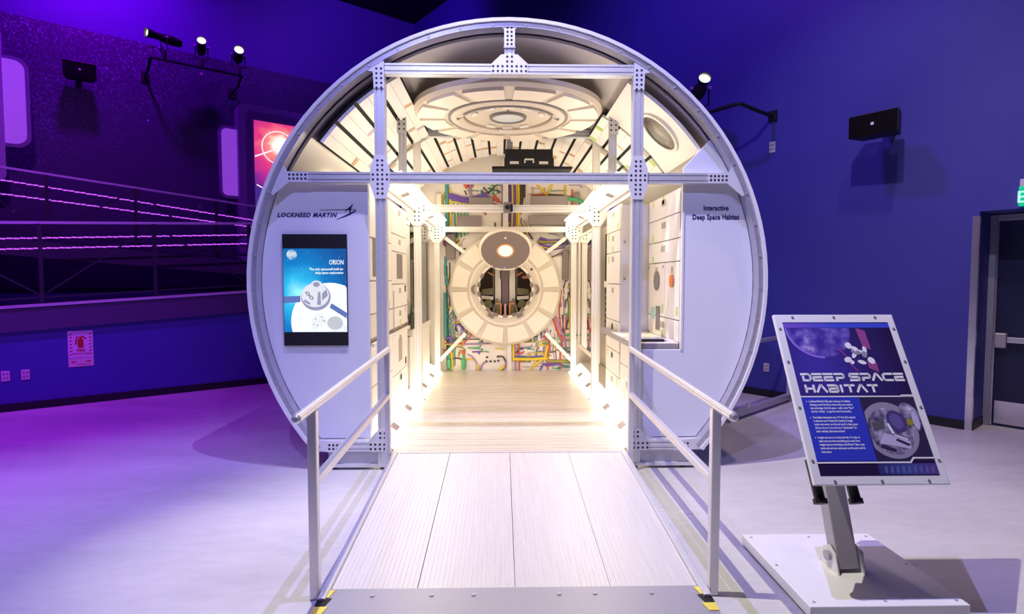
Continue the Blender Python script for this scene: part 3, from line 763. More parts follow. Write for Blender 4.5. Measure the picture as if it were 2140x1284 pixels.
# equipment boxes fixed on the bulkhead
def eqbox(x0, x1, z0, z1, d, m, lip=True):
    b = MB().box(x0, x1, BY - d, BY, z0, z1).build('equipment_box', m, blk, bevel=0.012)
    return b
eqbox(0.42, 1.02, 2.78, 3.04, 0.10, M_TAUPE); eqbox(0.38, 1.03, 2.56, 2.72, 0.10, M_TAUPE)
eqbox(-0.60, -0.20, 2.86, 3.02, 0.06, M_TAUPE); eqbox(-0.80, -0.40, 2.52, 2.72, 0.06, M_TAUPE)
eqbox(-0.98, -0.83, 2.0, 2.42, 0.08, M_LIDBR); eqbox(0.945, 1.05, 1.66, 2.15, 0.06, M_LIDBR)
eqbox(1.13, 1.22, 2.78, 3.1, 0.05, M_TAUPE); eqbox(-1.14, -1.05, 2.78, 3.08, 0.05, M_INW2)

# rear hatch: faces the viewer (-y)
rh = thing('docking_hatch', 'round cream hatch frame with its lid swung open on the rear bulkhead', 'hatch', (X0 - 0.005, Y0 + BY - 0.10, 1.505), rot=(PI / 2, 0, 0))
hatch_frame(rh, 0.92, 0.45, None, 0.60)
MB().lathe([(0.43, 0.075), (0.47, 0.075), (0.47, 0.06), (0.43, 0.06), (0.43, 0.075)], 56).build('inner_lip', M_HATCH2, rh, smooth=True)
tooth = MB().obox((0.435, 0, 0.08), (0.05, 0.075, 0.035)).mesh('latch_tooth', M_LIDBR)
for k in range(18):
    a = 2 * PI * k / 18 + 0.17
    if 0.25 * PI < a < 0.75 * PI: continue
    inst(tooth, 'latch_tooth', rh, (0, 0, 0), (0, 0, a))
for s in (-1, 1):
    MB().sector(0.05, 0.085, -1.3, 1.3, 0.065, 0.10, 8).build('grab_handle', M_LIDBR, rh, loc=(s * 0.475, 0, 0), rot=(0, 0, 0 if s > 0 else PI))
    MB().obox((s * 0.20, 0.40, 0.09), (0.09, 0.10, 0.05)).build('hinge', M_LIDBR, rh)
    MB().obox((s * 0.235, -0.42, 0.085), (0.10, 0.07, 0.05), Matrix.Rotation(s * 0.5, 3, 'Z')).build('latch_block', M_LIDBR, rh)
MB().cyl((0.43, 0.33, 0.05), (0.43, 0.33, 0.075), 0.02, 8).build('indicator_stud', CABM['dark'], rh)
MB().cyl((-0.01, 0.36, 0.09), (-0.01, 0.36, 0.10), 0.02, 8).build('status_lamp', mat('blue_status_lamp', (0.1, 0.1, 0.4), emit=(0.2, 0.2, 1), estr=2), rh)
# lid tilted 45 degrees towards the viewer, above the opening
lidm = MB().lathe([(0.0, 0.05), (0.385, 0.05), (0.385, 0.058), (0.41, 0.058), (0.42, 0.03), (0.41, 0.0), (0.0, 0.0)], 56)
lid = lidm.build('hatch_lid', M_HATCH2, rh, smooth=True, loc=(0.0, 0.655, 0.30), rot=(R_(42), 0, 0))
MB().lathe([(0.125, 0.052), (0.384, 0.052), (0.384, 0.048), (0.125, 0.048), (0.125, 0.052)], 56).build('lid_face', M_LIDBR, lid, smooth=True)
MB().lathe([(0.12, 0.05), (0.12, 0.064), (0.145, 0.064), (0.15, 0.05)], 40).build('porthole_rim', mat('porthole_rim_orange', (0.55, 0.27, 0.12), 0.4), lid, smooth=True)
MB().lathe([(0.0, 0.056), (0.122, 0.056), (0.122, 0.05), (0.0, 0.05)], 40).build('porthole_pane', mat('lid_glass', (0.85, 0.88, 0.90), 0.1, emit=(0.9, 0.95, 1.0), estr=0.25), lid, smooth=True)
MB().cyl((0, 0.26, 0.05), (0, 0.26, 0.07), 0.018, 8).build('lid_bolt', M_INW, lid)

# capsule cabin seen through the open hatch
cabin = thing('capsule_cabin', 'small capsule cabin with olive seats seen through the open round hatch', 'capsule interior', (X0 - 0.005, Y0 + BY + 0.05, 1.06))
M_TANW = mat('cabin_tan', (0.50, 0.40, 0.28), 0.6); M_OLIVE = mat('seat_olive', (0.16, 0.15, 0.07), 0.7); M_CPURP = mat('cabin_column', (0.20, 0.14, 0.17), 0.5)
M_OR = mat('strap_orange', (0.62, 0.24, 0.10), 0.6); M_PINK = mat('strip_pink', (0.75, 0.45, 0.55), 0.5)
MB().lathe([(0.47, 0.0), (0.47, 0.6), (0.0, 0.6)], 40, lambda x, y, h: (x, h, y + 0.445)).build('cabin_wall', M_TANW, cabin, smooth=True)
MB().box(-0.055, 0.055, 0.12, 0.5, 0.16, 0.86).build('centre_column', M_CPURP, cabin)
MB().box(-0.085, 0.075, 0.10, 0.2, 0.62, 0.84).build('column_collar', M_LIDBR, cabin)
for s in (-1, 1):
    MB().box(min(s * 0.07, s * 0.17), max(s * 0.07, s * 0.17), 0.10, 0.2, 0.20, 0.80).build('support_panel', M_INW2, cabin)
    MB().box(min(s * 0.19, s * 0.205), max(s * 0.19, s * 0.205), 0.08, 0.10, 0.30, 0.84).build('strut', M_LIDBR, cabin)
    MB().obox((s * 0.30, 0.15, 0.415), (0.20, 0.15, 0.09), Matrix.Rotation(s * 0.15, 3, 'Y')).build('seat_cushion', M_OLIVE, cabin, bevel=0.02)
    MB().obox((s * 0.30, 0.12, 0.30), (0.20, 0.1, 0.06), Matrix.Rotation(-s * 0.1, 3, 'Y')).build('seat_bracket', M_INW2, cabin)
    MB().obox((s * 0.31, 0.12, 0.37), (0.19, 0.08, 0.035)).build('seat_rail', M_LIDBR, cabin)
    MB().obox((s * 0.30, 0.08, 0.18), (0.17, 0.12, 0.15), Matrix.Rotation(s * 0.5, 3, 'Y')).build('footrest', M_OLIVE, cabin, bevel=0.015)
    MB().obox((s * 0.17, 0.06, 0.16), (0.045, 0.10, 0.26), Matrix.Rotation(-s * 0.3, 3, 'Y')).build('footrest_rail', M_LIDBR, cabin)
    MB().obox((s * 0.11, 0.05, 0.12), (0.10, 0.10, 0.22)).build('console', M_OLIVE, cabin)
    MB().obox((s * 0.075, -0.005, 0.11), (0.03, 0.01, 0.20)).build('console_strip', M_OR, cabin)
    MB().obox((s * 0.12, 0.0, 0.205), (0.07, 0.01, 0.03)).build('console_strip', M_OR, cabin)
    MB().obox((s * 0.24, 0.08, 0.70), (0.12, 0.02, 0.025), Matrix.Rotation(-s * 0.5, 3, 'Y')).build('strap', M_OR, cabin)
MB().box(-0.018, 0.018, 0.0, 0.02, 0.02, 0.20).build('light_strip', M_PINK, cabin)
MB().box(0.29, 0.37, 0.08, 0.12, 0.62, 0.67).build('orange_pouch', M_OR, cabin, bevel=0.006)

# ---- stowage drawers on the curved shell
DA = R_(6.5)     # pitch of one double strip
def drawer_mesh(length, tilt):
    mb = MB(); w = DA * 0.418
    n = 3; vs_ = []
    for i in range(n + 1):
        t = -w / 2 + w * i / n
        for r, y in ((2.045, 0), (2.075, 0), (2.075 , length), (2.045 - tilt, length)):
            vs_.append((r * math.cos(t), y, r * math.sin(t)))
    fs = [(0, 1, 2, 3), tuple(4 * n + k for k in (3, 2, 1, 0))]
    for i in range(n):
        for k in range(4):
            k2 = (k + 1) % 4
            fs.append((4 * i + k, 4 * i + k2, 4 * (i + 1) + k2, 4 * (i + 1) + k))
    return mb.add(vs_, fs).mesh('drawer_front', M_DRAWER, True)
STK = {k: mat('sticker_' + k, v, 0.5) for k, v in {'orange': (0.62, 0.36, 0.20), 'tan': (0.52, 0.42, 0.30), 'lilac': (0.50, 0.38, 0.46), 'green': (0.42, 0.60, 0.12), 'brown': (0.5, 0.3, 0.18)}.items()}
STKM = {(k, e): MB().sector(2.041 - 0.0105 * e, 2.048 - 0.0105 * e, -DA * 0.19, DA * 0.19, 0, 0.09, 2, lambda x, y, h: (x, h, y)).mesh('label_sticker', m) for k, m in STK.items() for e in (0, 1)}
def bank(lbl, a0, a1, ys, stick, back=True, group=None):
    t = thing('stowage_bank', lbl, 'stowage drawers', (X0, Y0, ZR), group=group)
    n = int(round((R_(a1) - R_(a0)) / DA))
    y0, y1 = ys[0], ys[-1]
    MB().sector(2.082, 2.10, R_(a0), R_(a1), y0, y1, max(4, n * 2), lambda x, y, h: (x, h, y)).build('black_backing', M_BLACKM, t, smooth=True)
    for j in range(len(ys) - 1):
        me = drawer_mesh(ys[j + 1] - ys[j] - 0.006, 0.012)
        for i in range(n):
            for h in (0, 1):
                a = R_(a0) + DA * (i + 0.285 + 0.428 * h)
                d = inst(me, 'drawer_front', t, (0, ys[j], 0), (0, -a, 0))
                if stick and rnd.random() < 0.5:
                    e_ = rnd.choice((0, 1))
                    inst(STKM[(rnd.choice(stick), e_)], 'label_sticker', d, (0, (0.012, ys[j + 1] - ys[j] - 0.11)[e_], 0), (0, 0, 0))
    return t
bank('curved bank of white stowage drawers overhead on the left of the front bay', 117.5, 143.5, (0.12, 0.78, 1.13, 1.62, 2.08), ['orange', 'tan', 'lilac'])
bank('short bank of stowage drawers with green stickers behind the curved porthole panel', 35.0, 61.0, (1.20, 1.62, 2.08), ['green', 'green', 'tan'])
bank('wide arch of white stowage drawers with orange stickers across the rear bay ceiling', 38.5, 142.5, (2.24, 2.75, 3.26, 3.77, 4.28), ['orange', 'tan', 'brown'])

# ---- curved white panel with porthole, upper right
cp = thing('porthole_panel', 'curved white wall panel with a dark round porthole overhead at right', 'wall panel', (X0, Y0, ZR))
MB().sector(2.05, 2.08, R_(34.7), R_(59.5), 0.12, 1.16, 16, lambda x, y, h: (x, h, y)).build('curved_panel', M_INW, cp, smooth=True)
am = R_(45.0); ym = 0.52
ax_r = Vector((math.cos(am), 0, math.sin(am))); ax_t = Vector((-math.sin(am), 0, math.cos(am)))
def PH(x, y, h):   # local disc on the inner face
    c = ax_r * (2.052 - h); return tuple(c + ax_t * x + Vector((0, ym + y, 0)))
MB().lathe([(0.205, -0.005), (0.205, 0.03), (0.235, 0.03), (0.25, -0.005)], 40, PH).build('porthole_rim', M_INW2, cp, smooth=True)
M_PORT = ramp_mat('porthole_view', 'noise', [(0.38, (0.02, 0.014, 0.012)), (0.55, (0.08, 0.055, 0.04)), (0.75, (0.32, 0.26, 0.20))], 0.35, nscale=7.0)
MB().lathe([(0.0, 0.018), (0.205, 0.018), (0.205, 0.0), (0.0, 0.0)], 40, PH).build('porthole_pane', M_PORT, cp, smooth=True)

# ---- black equipment case hung under the rear-bay ceiling
bc = thing('equipment_case', 'black overhead equipment case with white handles in the rear bay', 'equipment case', (X0, Y0 + 2.45, 3.10))
MB().box(-0.02, 0.60, 0.02, 0.45, 0.09, 0.26).build('case_body', M_BLACK, bc, bevel=0.01)
MB().box(-0.19, 0.85, 0.0, 0.40, 0.0, 0.035).build('case_tray', M_BLACKM, bc, bevel=0.008)
MB().box(-0.03, 0.61, -0.01, 0.02, 0.03, 0.14).build('case_front', M_BLACK, bc)
for x0, x1 in ((0.04, 0.155), (0.42, 0.535)):
    MB().box(x0, x1, -0.016, -0.011, 0.06, 0.095).build('label_plate', M_INW, bc)
MB().tube([(0.235, -0.012, 0.08), (0.235, -0.04, 0.115), (0.345, -0.04, 0.115), (0.345, -0.012, 0.08)], 0.012, 6).build('handle', M_INW, bc)
MB().box(0.0, 0.08, 0.10, 0.18, 0.26, 0.45).build('hanger', M_ALU_D, bc)

cmr = thing('camera_unit', 'small dark camera box clipped on the middle cross beam', 'camera', (X0 + 0.01, Y0 + 2.07, 2.545))
MB().box(-0.055, 0.055, -0.03, 0.04, -0.055, 0.075).build('camera_body', M_HGREY, cmr, bevel=0.008)
MB().cyl((-0.005, -0.03, 0.01), (-0.005, -0.05, 0.01), 0.028, 14).build('camera_lens', M_BLACK, cmr)
MB().box(0.03, 0.06, -0.035, 0.0, -0.04, 0.05).build('camera_clip', M_BLACK, cmr)

# ---- side racks: faces seen from the aisle. xw: wall plane, faces toward centre
M_GREYSCR = mat('grey_mesh_screen', (0.20, 0.18, 0.17), 0.6)
M_PALE = mat('pale_yellow_label', (0.78, 0.66, 0.40), 0.5); M_LGREEN = mat('lime_label', (0.50, 0.66, 0.22), 0.5); M_LPINK = mat('lilac_label', (0.62, 0.50, 0.60), 0.5)
M_PINKP = mat('pink_back_panel', (0.85, 0.55, 0.60), 0.5)
def rack(name, lbl, s, xw, y0, y1, z0, z1, cells, labels):
    """cells: list of (y fraction 0..1, y1, zlo, zhi, kind)"""
    t = thing(name, lbl, 'equipment rack', (X0 + s * xw, Y0 + y0, z0))
    L_, Hh = y1 - y0, z1 - z0
    bx = lambda mb, a, b, c, d, e, f_: mb.box(min(s * a, s * b), max(s * a, s * b), c, d, e, f_)
    bx(MB(), 0.03, 0.10, 0, L_, 0, Hh).build('rack_body', M_INLINE, t)
    for (a, b, c, d, kind) in cells:
        ya, yb, za, zb = a * L_ + 0.004, b * L_ - 0.004, c - z0 + 0.004, d - z0 - 0.004
        m = {'w': M_INW, 'c': M_INW2, 'g': M_GREYSCR, 'v': M_INLINE, 'k': M_BLACKM}[kind]
        f_ = bx(MB(), 0.0 if kind in 'wc' else 0.012, 0.04, ya, yb, za, zb).build('drawer_face' if kind in 'wc' else 'screen', m, t, bevel=0.003)
        if kind in 'wc' and zb - za > 0.12:
            for q in labels:
                if rnd.random() < 0.55:
                    w = 0.06; py = ya + (yb - ya) * rnd.choice((0.12, 0.5, 0.84)); pz = za + (zb - za) * rnd.choice((0.15, 0.8))
                    bx(MB(), -0.002, 0.001, py - w / 2, py + w / 2, pz - 0.04, pz + 0.04).build('label_plate', q, f_)
            bx(MB(), -0.002, 0.001, ya + (yb - ya) * 0.42, ya + (yb - ya) * 0.55, zb - 0.10, zb - 0.04).build('caption_plate', M_INLINE, f_)
    return t
cells = [(0, .5, 2.05, 2.50, 'w'), (.5, 1, 2.17, 2.50, 'w'), (.5, 1, 1.98, 2.17, 'w'), (0, .5, 1.66, 2.05, 'w'), (.5, 1, 1.62, 1.98, 'c'), (0, .5, 1.36, 1.66, 'w'), (.5, 1, 1.36, 1.62, 'w'), (0, .5, 1.14, 1.36, 'c'), (.5, 1, 1.14, 1.36, 'w'), (0, .5, 0.70, 1.08, 'w'), (0, .5, 0.30, 0.70, 'w'), (.5, 1, 0.62, 1.08, 'w'), (.5, 1, 0.30, 0.62, 'w')]
lr = rack('equipment_rack', 'white drawer rack with grey screens lining the left of the front bay', -1, 1.235, 0.12, 2.09, 0.30, 2.50, cells, [M_PALE, M_LPINK])
for ya, yb, za, zb in ((1.28, 1.62, 1.38, 1.66), (0.10, 0.40, 1.40, 1.75)):
    MB().box(-0.004, 0.004, ya, yb, za, zb).build('vent_screen', M_GREYSCR, lr)
MB().box(-0.004, 0.004, 1.05, 1.09, 0.82, 1.25).build('slot_vent', M_INLINE, lr)
MB().box(-0.004, 0.004, 1.35, 1.55, 0.44, 0.70).build('printed_notice', M_INLINE, lr)
MB().box(0.0, 0.03, 0.0, 1.97, 0.77, 0.80).build('ledge_rail', M_INW2, lr)
# left rear bay: glazed display case
gc = thing('display_case', 'glazed display case with pink backing on the left of the rear bay', 'display case', (X0 - 1.235, Y0 + 2.25, 0.30))
MB().box(-0.32, -0.28, 0, 1.95, 0.0, 2.20).build('back_panel', M_INW, gc)
MB().box(-0.275, -0.27, 0.1, 1.30, 1.40, 2.15).build('pink_panel', M_PINKP, gc)
MB().box(-0.28, 0.0, 0, 1.95, 0.65, 0.70).build('shelf', M_INW2, gc)
MB().box(-0.28, 0.0, 0, 1.95, 0.0, 0.64).build('lower_cabinet', M_INW, gc)
MB().box(0.0, 0.03, 0, 1.95, 0.64, 0.72).build('front_rail', M_INW2, gc)
M_PANE = bpy.data.materials.new('clear_pane'); M_PANE.use_nodes = True
nt = M_PANE.node_tree; nt.nodes.clear()
mo = nt.nodes.new('ShaderNodeOutputMaterial'); mx = nt.nodes.new('ShaderNodeMixShader'); tr_ = nt.nodes.new('ShaderNodeBsdfTransparent'); gl = nt.nodes.new('ShaderNodeBsdfGlossy'); fr = nt.nodes.new('ShaderNodeFresnel')
gl.inputs['Roughness'].default_value = 0.03; fr.inputs[0].default_value = 1.35; tr_.inputs[0].default_value = (0.97, 0.98, 0.97, 1)
nt.links.new(fr.outputs[0], mx.inputs[0]); nt.links.new(tr_.outputs[0], mx.inputs[1]); nt.links.new(gl.outputs[0], mx.inputs[2]); nt.links.new(mx.outputs[0], mo.inputs[0])
MB().box(-0.14, -0.10, 0.1, 1.85, 2.14, 2.17).build('case_fill_strip', M_LIGHT, gc)  # unseen glowing strip added to brighten the inside of the case
MB().box(0.008, 0.014, 0.02, 1.93, 0.72, 2.16).build('glass_pane', M_PANE, gc)
for i, (y, w, h, m) in enumerate(((0.25, 0.14, 0.30, M_TAUPE), (0.62, 0.12, 0.42, M_INLINE), (1.0, 0.16, 0.24, M_LIDBR), (1.45, 0.10, 0.36, CABM['yellow']))):
    c = (-0.15, y, 0.50)
    ob = thing('display_model', ('taupe model nearest the front on the left display shelf', 'tall grey model second along the left display shelf', 'low dark model third along the left display shelf', 'yellow model farthest back on the left display shelf')[i], 'display model', (X0 - 1.235 - 0.15, Y0 + 2.25 + y, 1.001))
    MB().lathe([(0.0, 0.0), (w * 0.55, 0.0), (w * 0.55, 0.02), (w * 0.2, 0.04), (w * 0.2, h * 0.4), (w * 0.5, h * 0.5), (w * 0.45, h * 0.8), (w * 0.15, h), (0, h)], 16).build('model_body', m, ob, smooth=True)
    MB().obox((0, 0, h * 0.65), (0.02, w * 1.8, 0.04)).build('model_wing', m, ob)
# right front bay: recessed work station wall + shelf
cells = [(0, 1, 2.28, 2.50, 'w'), (0, 1, 2.05, 2.28, 'w'), (0, 1, 1.84, 2.05, 'w'), (0, .42, 1.30, 1.84, 'w'), (.42, 1, 1.30, 1.84, 'c'), (0, 1, 1.10, 1.30, 'w')]
ws = rack('work_station_wall', 'white work station wall with green labels seen through the cut-out of the front panel', 1, 1.53, 0.14, 1.20, 1.06, 2.50, cells, [M_LGREEN, M_LGREEN, M_PALE])
def disc_x(parent, name, x, y, z, ry, rz, m):
    return MB().prism([(ry * math.cos(2 * PI * k / 16), rz * math.sin(2 * PI * k / 16)) for k in range(16)], lambda a, b, c: (x + c, y + a, z + b), -0.006, 0.004).build(name, m, parent)
disc_x(ws, 'orange_knob', -0.01, 0.20, 0.60, 0.055, 0.06, mat('knob_orange', (0.85, 0.25, 0.03), 0.4))
disc_x(ws, 'instrument_dial', -0.004, 0.72, 0.60, 0.10, 0.10, M_GREYSCR)
MB().box(-0.006, 0.002, 0.60, 0.74, 0.10, 0.34).build('keypad', M_GREYSCR, ws)
MB().box(-0.005, 0.002, 0.80, 0.92, 0.20, 0.32).build('small_display', mat('teal_display', (0.35, 0.62, 0.60), 0.4), ws)
for y, z in ((0.50, 0.74), (1.02, 0.74), (0.50, 0.06), (1.02, 0.06)):
    disc_x(ws, 'corner_screw', -0.003, y, z, 0.014, 0.014, M_INLINE)
dv = thing('divider_panel', 'pale grey upright divider beside the work station', 'panel', (X0 + 1.40, Y0 + 1.22, 1.06))
MB().box(-0.165, 0.16, -0.012, 0.012, 0.04, 1.42).build('divider_sheet', mat('pale_grey_panel', (0.62, 0.58, 0.60), 0.5), dv)
for z in (0.62, 1.02): MB().cyl((-0.13, -0.02, z), (-0.13, -0.012, z), 0.012, 8).build('rivet', M_HGREY, dv)
sh = thing('work_shelf', 'thick grey work shelf at the foot of the front panel cut-out', 'shelf', (X0 + 1.33, Y0 + 0.13, 1.035))
MB().box(-0.20, 0.20, 0, 1.07, 0, 0.055).build('shelf_board', mat('shelf_grey', (0.36, 0.32, 0.33), 0.4, 0.2), sh, bevel=0.006)
MB().box(-0.20, 0.20, 0.0, 1.07, 0.056, 0.066).build('shelf_top', M_INW2, sh)
MB().box(-0.20, -0.11, 1.07, 1.75, 0, 0.06).build('shelf_ledge', mat('shelf_grey', (0.36, 0.32, 0.33)), sh, bevel=0.006)
lp = thing('tablet', 'black tablet lying on the work shelf in the front panel cut-out', 'tablet', (X0 + 1.30, Y0 + 0.22, 1.102))
MB().box(-0.13, 0.13, 0, 0.20, 0, 0.022).build('tablet_body', M_BLACK, lp, bevel=0.006)
MB().box(-0.12, 0.12, 0.01, 0.19, 0.022, 0.026).build('tablet_screen', mat('tablet_screen', (0.5, 0.5, 0.52), 0.2), lp)
nb = thing('paper_pad', 'pale folded paper lying on the work shelf beside the black tablet', 'paper', (X0 + 1.48, Y0 + 0.22, 1.102))
MB().box(-0.035, 0.035, 0, 0.2, 0, 0.012).build('paper_sheet', M_INW, nb)
cells = [(0, 1, 2.22, 2.50, 'w'), (0, 1, 1.98, 2.22, 'w'), (0, 1, 1.62, 1.98, 'w'), (0, 1, 1.20, 1.62, 'w'), (0, 1, 0.86, 1.20, 'w'), (0, 1, 0.58, 0.86, 'w'), (0, 1, 0.30, 0.58, 'w')]
rack('equipment_rack', 'white drawer rack with green labels on the right before the middle post', 1, 1.225, 1.25, 2.02, 0.30, 2.50, cells, [M_LGREEN, M_LGREEN, M_PALE])
cells = [(0, 1, 0.76, 1.0, 'w'), (0, 1, 0.30, 0.76, 'c')]
lw = rack('lower_cabinet', 'low white cabinet with a round port under the work shelf', 1, 1.235, 0.14, 1.22, 0.30, 1.0, cells, [M_PALE])
MB().lathe([(0.10, 0.0), (0.10, 0.02), (0.13, 0.02), (0.14, 0.0)], 28, lambda x, y, h: (-h, 0.36 + x, 0.22 + y)).build('round_port_ring', M_INW2, lw, smooth=True)
MB().lathe([(0.10, 0.0), (0.10, 0.02), (0.13, 0.02), (0.14, 0.0)], 28, lambda x, y, h: (-h, 0.80 + x, 0.22 + y)).build('round_port_ring', M_INW2, lw, smooth=True)
# black body standing in for the dark gap between middle post and rack
gp = thing('dark_gap_body', 'narrow dark slatted body standing in for the gap beside the right middle post', 'equipment rack', (X0 + 1.27, Y0 + 2.05, 0.95))
MB().box(0, 0.05, 0.0, 0.30, 0.0, 1.30).build('rack_body', M_BLACKM, gp)
for k in range(7):
    MB().box(-0.008, 0.0, 0.02, 0.28, 0.06 + k * 0.075, 0.085 + k * 0.075).build('gap_slat', M_HGREY, gp)
MB().box(-0.015, 0.0, 0.0, 0.30, 0.62, 0.70).build('gap_rail', M_INW, gp)
# mirror, right of the rear bay
mi = thing('wall_mirror', 'large framed mirror on the right of the rear bay reflecting the hatch', 'mirror', (X0 + 1.20, Y0 + 2.42, 0.62))
MB().box(0.0, 0.01, 0.0, 1.80, 0.0, 1.72).build('mirror_sheet', mat('mirror_silver', (0.86, 0.82, 0.76), 0.03, 1.0), mi)
for ya, yb, za, zb in ((-0.03, 1.83, -0.05, 0.0), (-0.03, 1.83, 1.72, 1.76), (-0.03, 0.0, 0.0, 1.72), (1.80, 1.83, 0.0, 1.72)):
    MB().box(-0.015, 0.02, ya, yb, za, zb).build('mirror_frame', M_INW2, mi)

# ================================================================== DISPLAY SCREEN ON THE LEFT FRONT PANEL
tv = thing('display_screen', 'portrait display screen showing a capsule over the moon on the left front panel', 'display screen', (X0 - 1.708, Y0 + 0.098, 1.09))
SW, SH_ = 0.28, 0.98
MB().box(-SW, SW, -0.02, 0.002, 0.0, SH_).build('bezel', M_BLACK, tv)
SY = -0.0205
def em(name, c, st=1.0):
    return mat(name, (0.02, 0.02, 0.02), 0.3, emit=c, estr=st)
def flat(mb, pts, lay, y=SY):
    mb.prism(pts, FXZ(y - lay * 0.0006), -0.0003, 0.0003); return mb
def ell(cx, cz, rx, rz, n=28, rot=0.0, clip=None):
    out = []
    for k in range(n):
        t = 2 * PI * k / n; a, b = rx * math.cos(t), rz * math.sin(t)
        x, z = cx + a * math.cos(rot) - b * math.sin(rot), cz + a * math.sin(rot) + b * math.cos(rot)
        if clip: x = min(max(x, clip[0]), clip[1]); z = min(max(z, clip[2]), clip[3])
        out.append((x, z))
    return out
IZ0, IZ1 = 0.12, 0.855
img = flat(MB(), [(-SW + .004, IZ0), (SW - .004, IZ0), (SW - .004, IZ1), (-SW + .004, IZ1)], 0).build('space_picture', ramp_mat('space_picture_blue', 'sph', [(0.0, (0.0, 0.06, 0.25)), (0.45, (0.0, 0.16, 0.45)), (0.75, (0.02, 0.40, 0.68)), (1.0, (0.30, 0.80, 0.95))], emit=1.35, scale=(2.2, 1, 1.9), loc=(0.30, 0, -0.85), nmix=0.35, nscale=7), tv)
CL = (-SW + .005, SW - .005, IZ0 + .001, IZ1 - .001)
flat(MB(), ell(0.13, 0.21, 0.345, 0.345, 48, 0, CL), 1).build('moon_disc', ramp_mat('moon_white', 'noise', [(0.3, (0.62, 0.70, 0.78)), (0.6, (0.92, 0.95, 0.98))], emit=1.25, nscale=9), tv)
flat(MB(), ell(0.17, 0.20, 0.07, 0.06, 24), 2).build('crater', em('crater_grey', (0.62, 0.66, 0.72), 0.9), tv)
flat(MB(), ell(-0.20, 0.80, 0.045, 0.045, 28), 1).build('earth_disc', ramp_mat('earth_blue', 'noise', [(0.35, (0.05, 0.25, 0.6)), (0.65, (0.8, 0.9, 1.0))], emit=0.9, nscale=22), tv)
CAPW = em('capsule_white', (0.80, 0.82, 0.92), 1.0); CAPG = em('capsule_grey', (0.36, 0.36, 0.55), 0.9); CAPD = em('capsule_dark', (0.06, 0.06, 0.12), 0.6); SOL = em('solar_panel_blue', (0.13, 0.20, 0.55), 0.9)
flat(MB(), ell(0.005, 0.43, 0.13, 0.12, 32), 3).build('capsule_hull', CAPG, tv)
flat(MB(), ell(0.0, 0.445, 0.12, 0.105, 32), 4).build('capsule_body', CAPW, tv)
flat(MB(), ell(0.012, 0.525, 0.055, 0.05, 24), 5).build('capsule_nose', CAPW, tv)
flat(MB(), ell(0.012, 0.54, 0.03, 0.022, 20), 6).build('nose_ring', CAPG, tv)
flat(flat(flat(MB(), [(0.015, 0.36), (0.05, 0.36), (0.045, 0.48), (0.025, 0.47)], 6), [(-0.10, 0.39), (-0.05, 0.36), (-0.04, 0.375), (-0.09, 0.41)], 6), [(0.06, 0.40), (0.11, 0.44), (0.10, 0.50), (0.06, 0.46)], 6).build('capsule_shading', CAPG, tv)
for cx, cz in ((-0.065, 0.46), (-0.035, 0.425)):
    flat(MB(), ell(cx, cz, 0.022, 0.014, 16, -0.7), 6).build('capsule_window', CAPD, tv)
    flat(MB(), ell(cx, cz, 0.015, 0.008, 16, -0.7), 7).build('window_pane', CAPW, tv)
flat(MB(), [(-0.275, 0.375), (-0.13, 0.385), (-0.13, 0.44), (-0.275, 0.435)], 3).build('solar_panel', SOL, tv)
flat(MB(), [(0.125, 0.335), (0.272, 0.24), (0.275, 0.29), (0.14, 0.375)], 3).build('solar_panel', SOL, tv)
flat(MB(), ell(0.03, 0.22, 0.07, 0.06, 20), 3).build('service_module', em('service_white', (0.9, 0.92, 0.95), 1), tv)
for k in range(6):
    flat(MB(), ell(0.03 + 0.05 * math.cos(k * 1.1), 0.215 + 0.04 * math.sin(k * 1.3), 0.007, 0.006, 8), 4).build('thruster', CAPG, tv)
T_W = em('text_white', (1, 1, 1), 1.0)
text('screen_title', 'ORION', 0.060, T_W, tv, (0.125, SY - 0.004, 0.715), TXR, offset=0.0008, xs=0.66, extrude=0.0002)
text('screen_caption', 'The only spacecraft built for', 0.031, T_W, tv, (0.25, SY - 0.004, 0.665), TXR, align='RIGHT', offset=0.0006, xs=0.84, extrude=0.0002)
text('screen_caption', 'deep-space exploration', 0.031, T_W, tv, (0.25, SY - 0.004, 0.633), TXR, align='RIGHT', offset=0.0006, xs=0.84, extrude=0.0002)
stp = MB()
for k in range(24):
    flat(stp, ell(rnd.uniform(-.27, .27), rnd.uniform(.55, .85), 0.002, 0.002, 5), 1)
stp.build('star_specks', T_W, tv, kind='stuff')

# ================================================================== ACCESS RAMP
RX0, RX1, RY0, RY1, RZ1 = X0 - 1.025, X0 + 1.025, 2.84, 4.885, 0.148
rp = thing('access_ramp', 'ribbed aluminium access ramp leading up to the habitat floor', 'ramp', (X0, RY0, 0))
slope = math.atan2(RZ1 - 0.012, RY1 - RY0); RL = math.hypot(RZ1 - 0.012, RY1 - RY0)
seams = [-0.985, -0.525, 0.0, 0.515, 0.985]
for i in range(4):
    xa, xb = seams[i] + 0.002, seams[i + 1] - 0.002
    poly = [(xa, -0.03)]
    nr = int((xb - xa) / 0.026); pts = [(xb, -0.03), (xb, 0)]
    for k in range(nr, 0, -1):
        c0 = xa + (xb - xa) * k / nr; c1 = xa + (xb - xa) * (k - 1) / nr; w = c0 - c1
        pts += [(c0 - w * 0.05, 0.0), (c0 - w * 0.62, 0.0), (c0 - w * 0.70, -0.003), (c0 - w * 0.97, -0.003)]
    pts += [(xa, -0.003)]
    MB().prism(poly + pts, lambda a, b, c: (a, c, b), 0.10, RL).build('ramp_plank', M_RAMP, rp, loc=(0, 0, 0.012), rot=(slope, 0, 0))
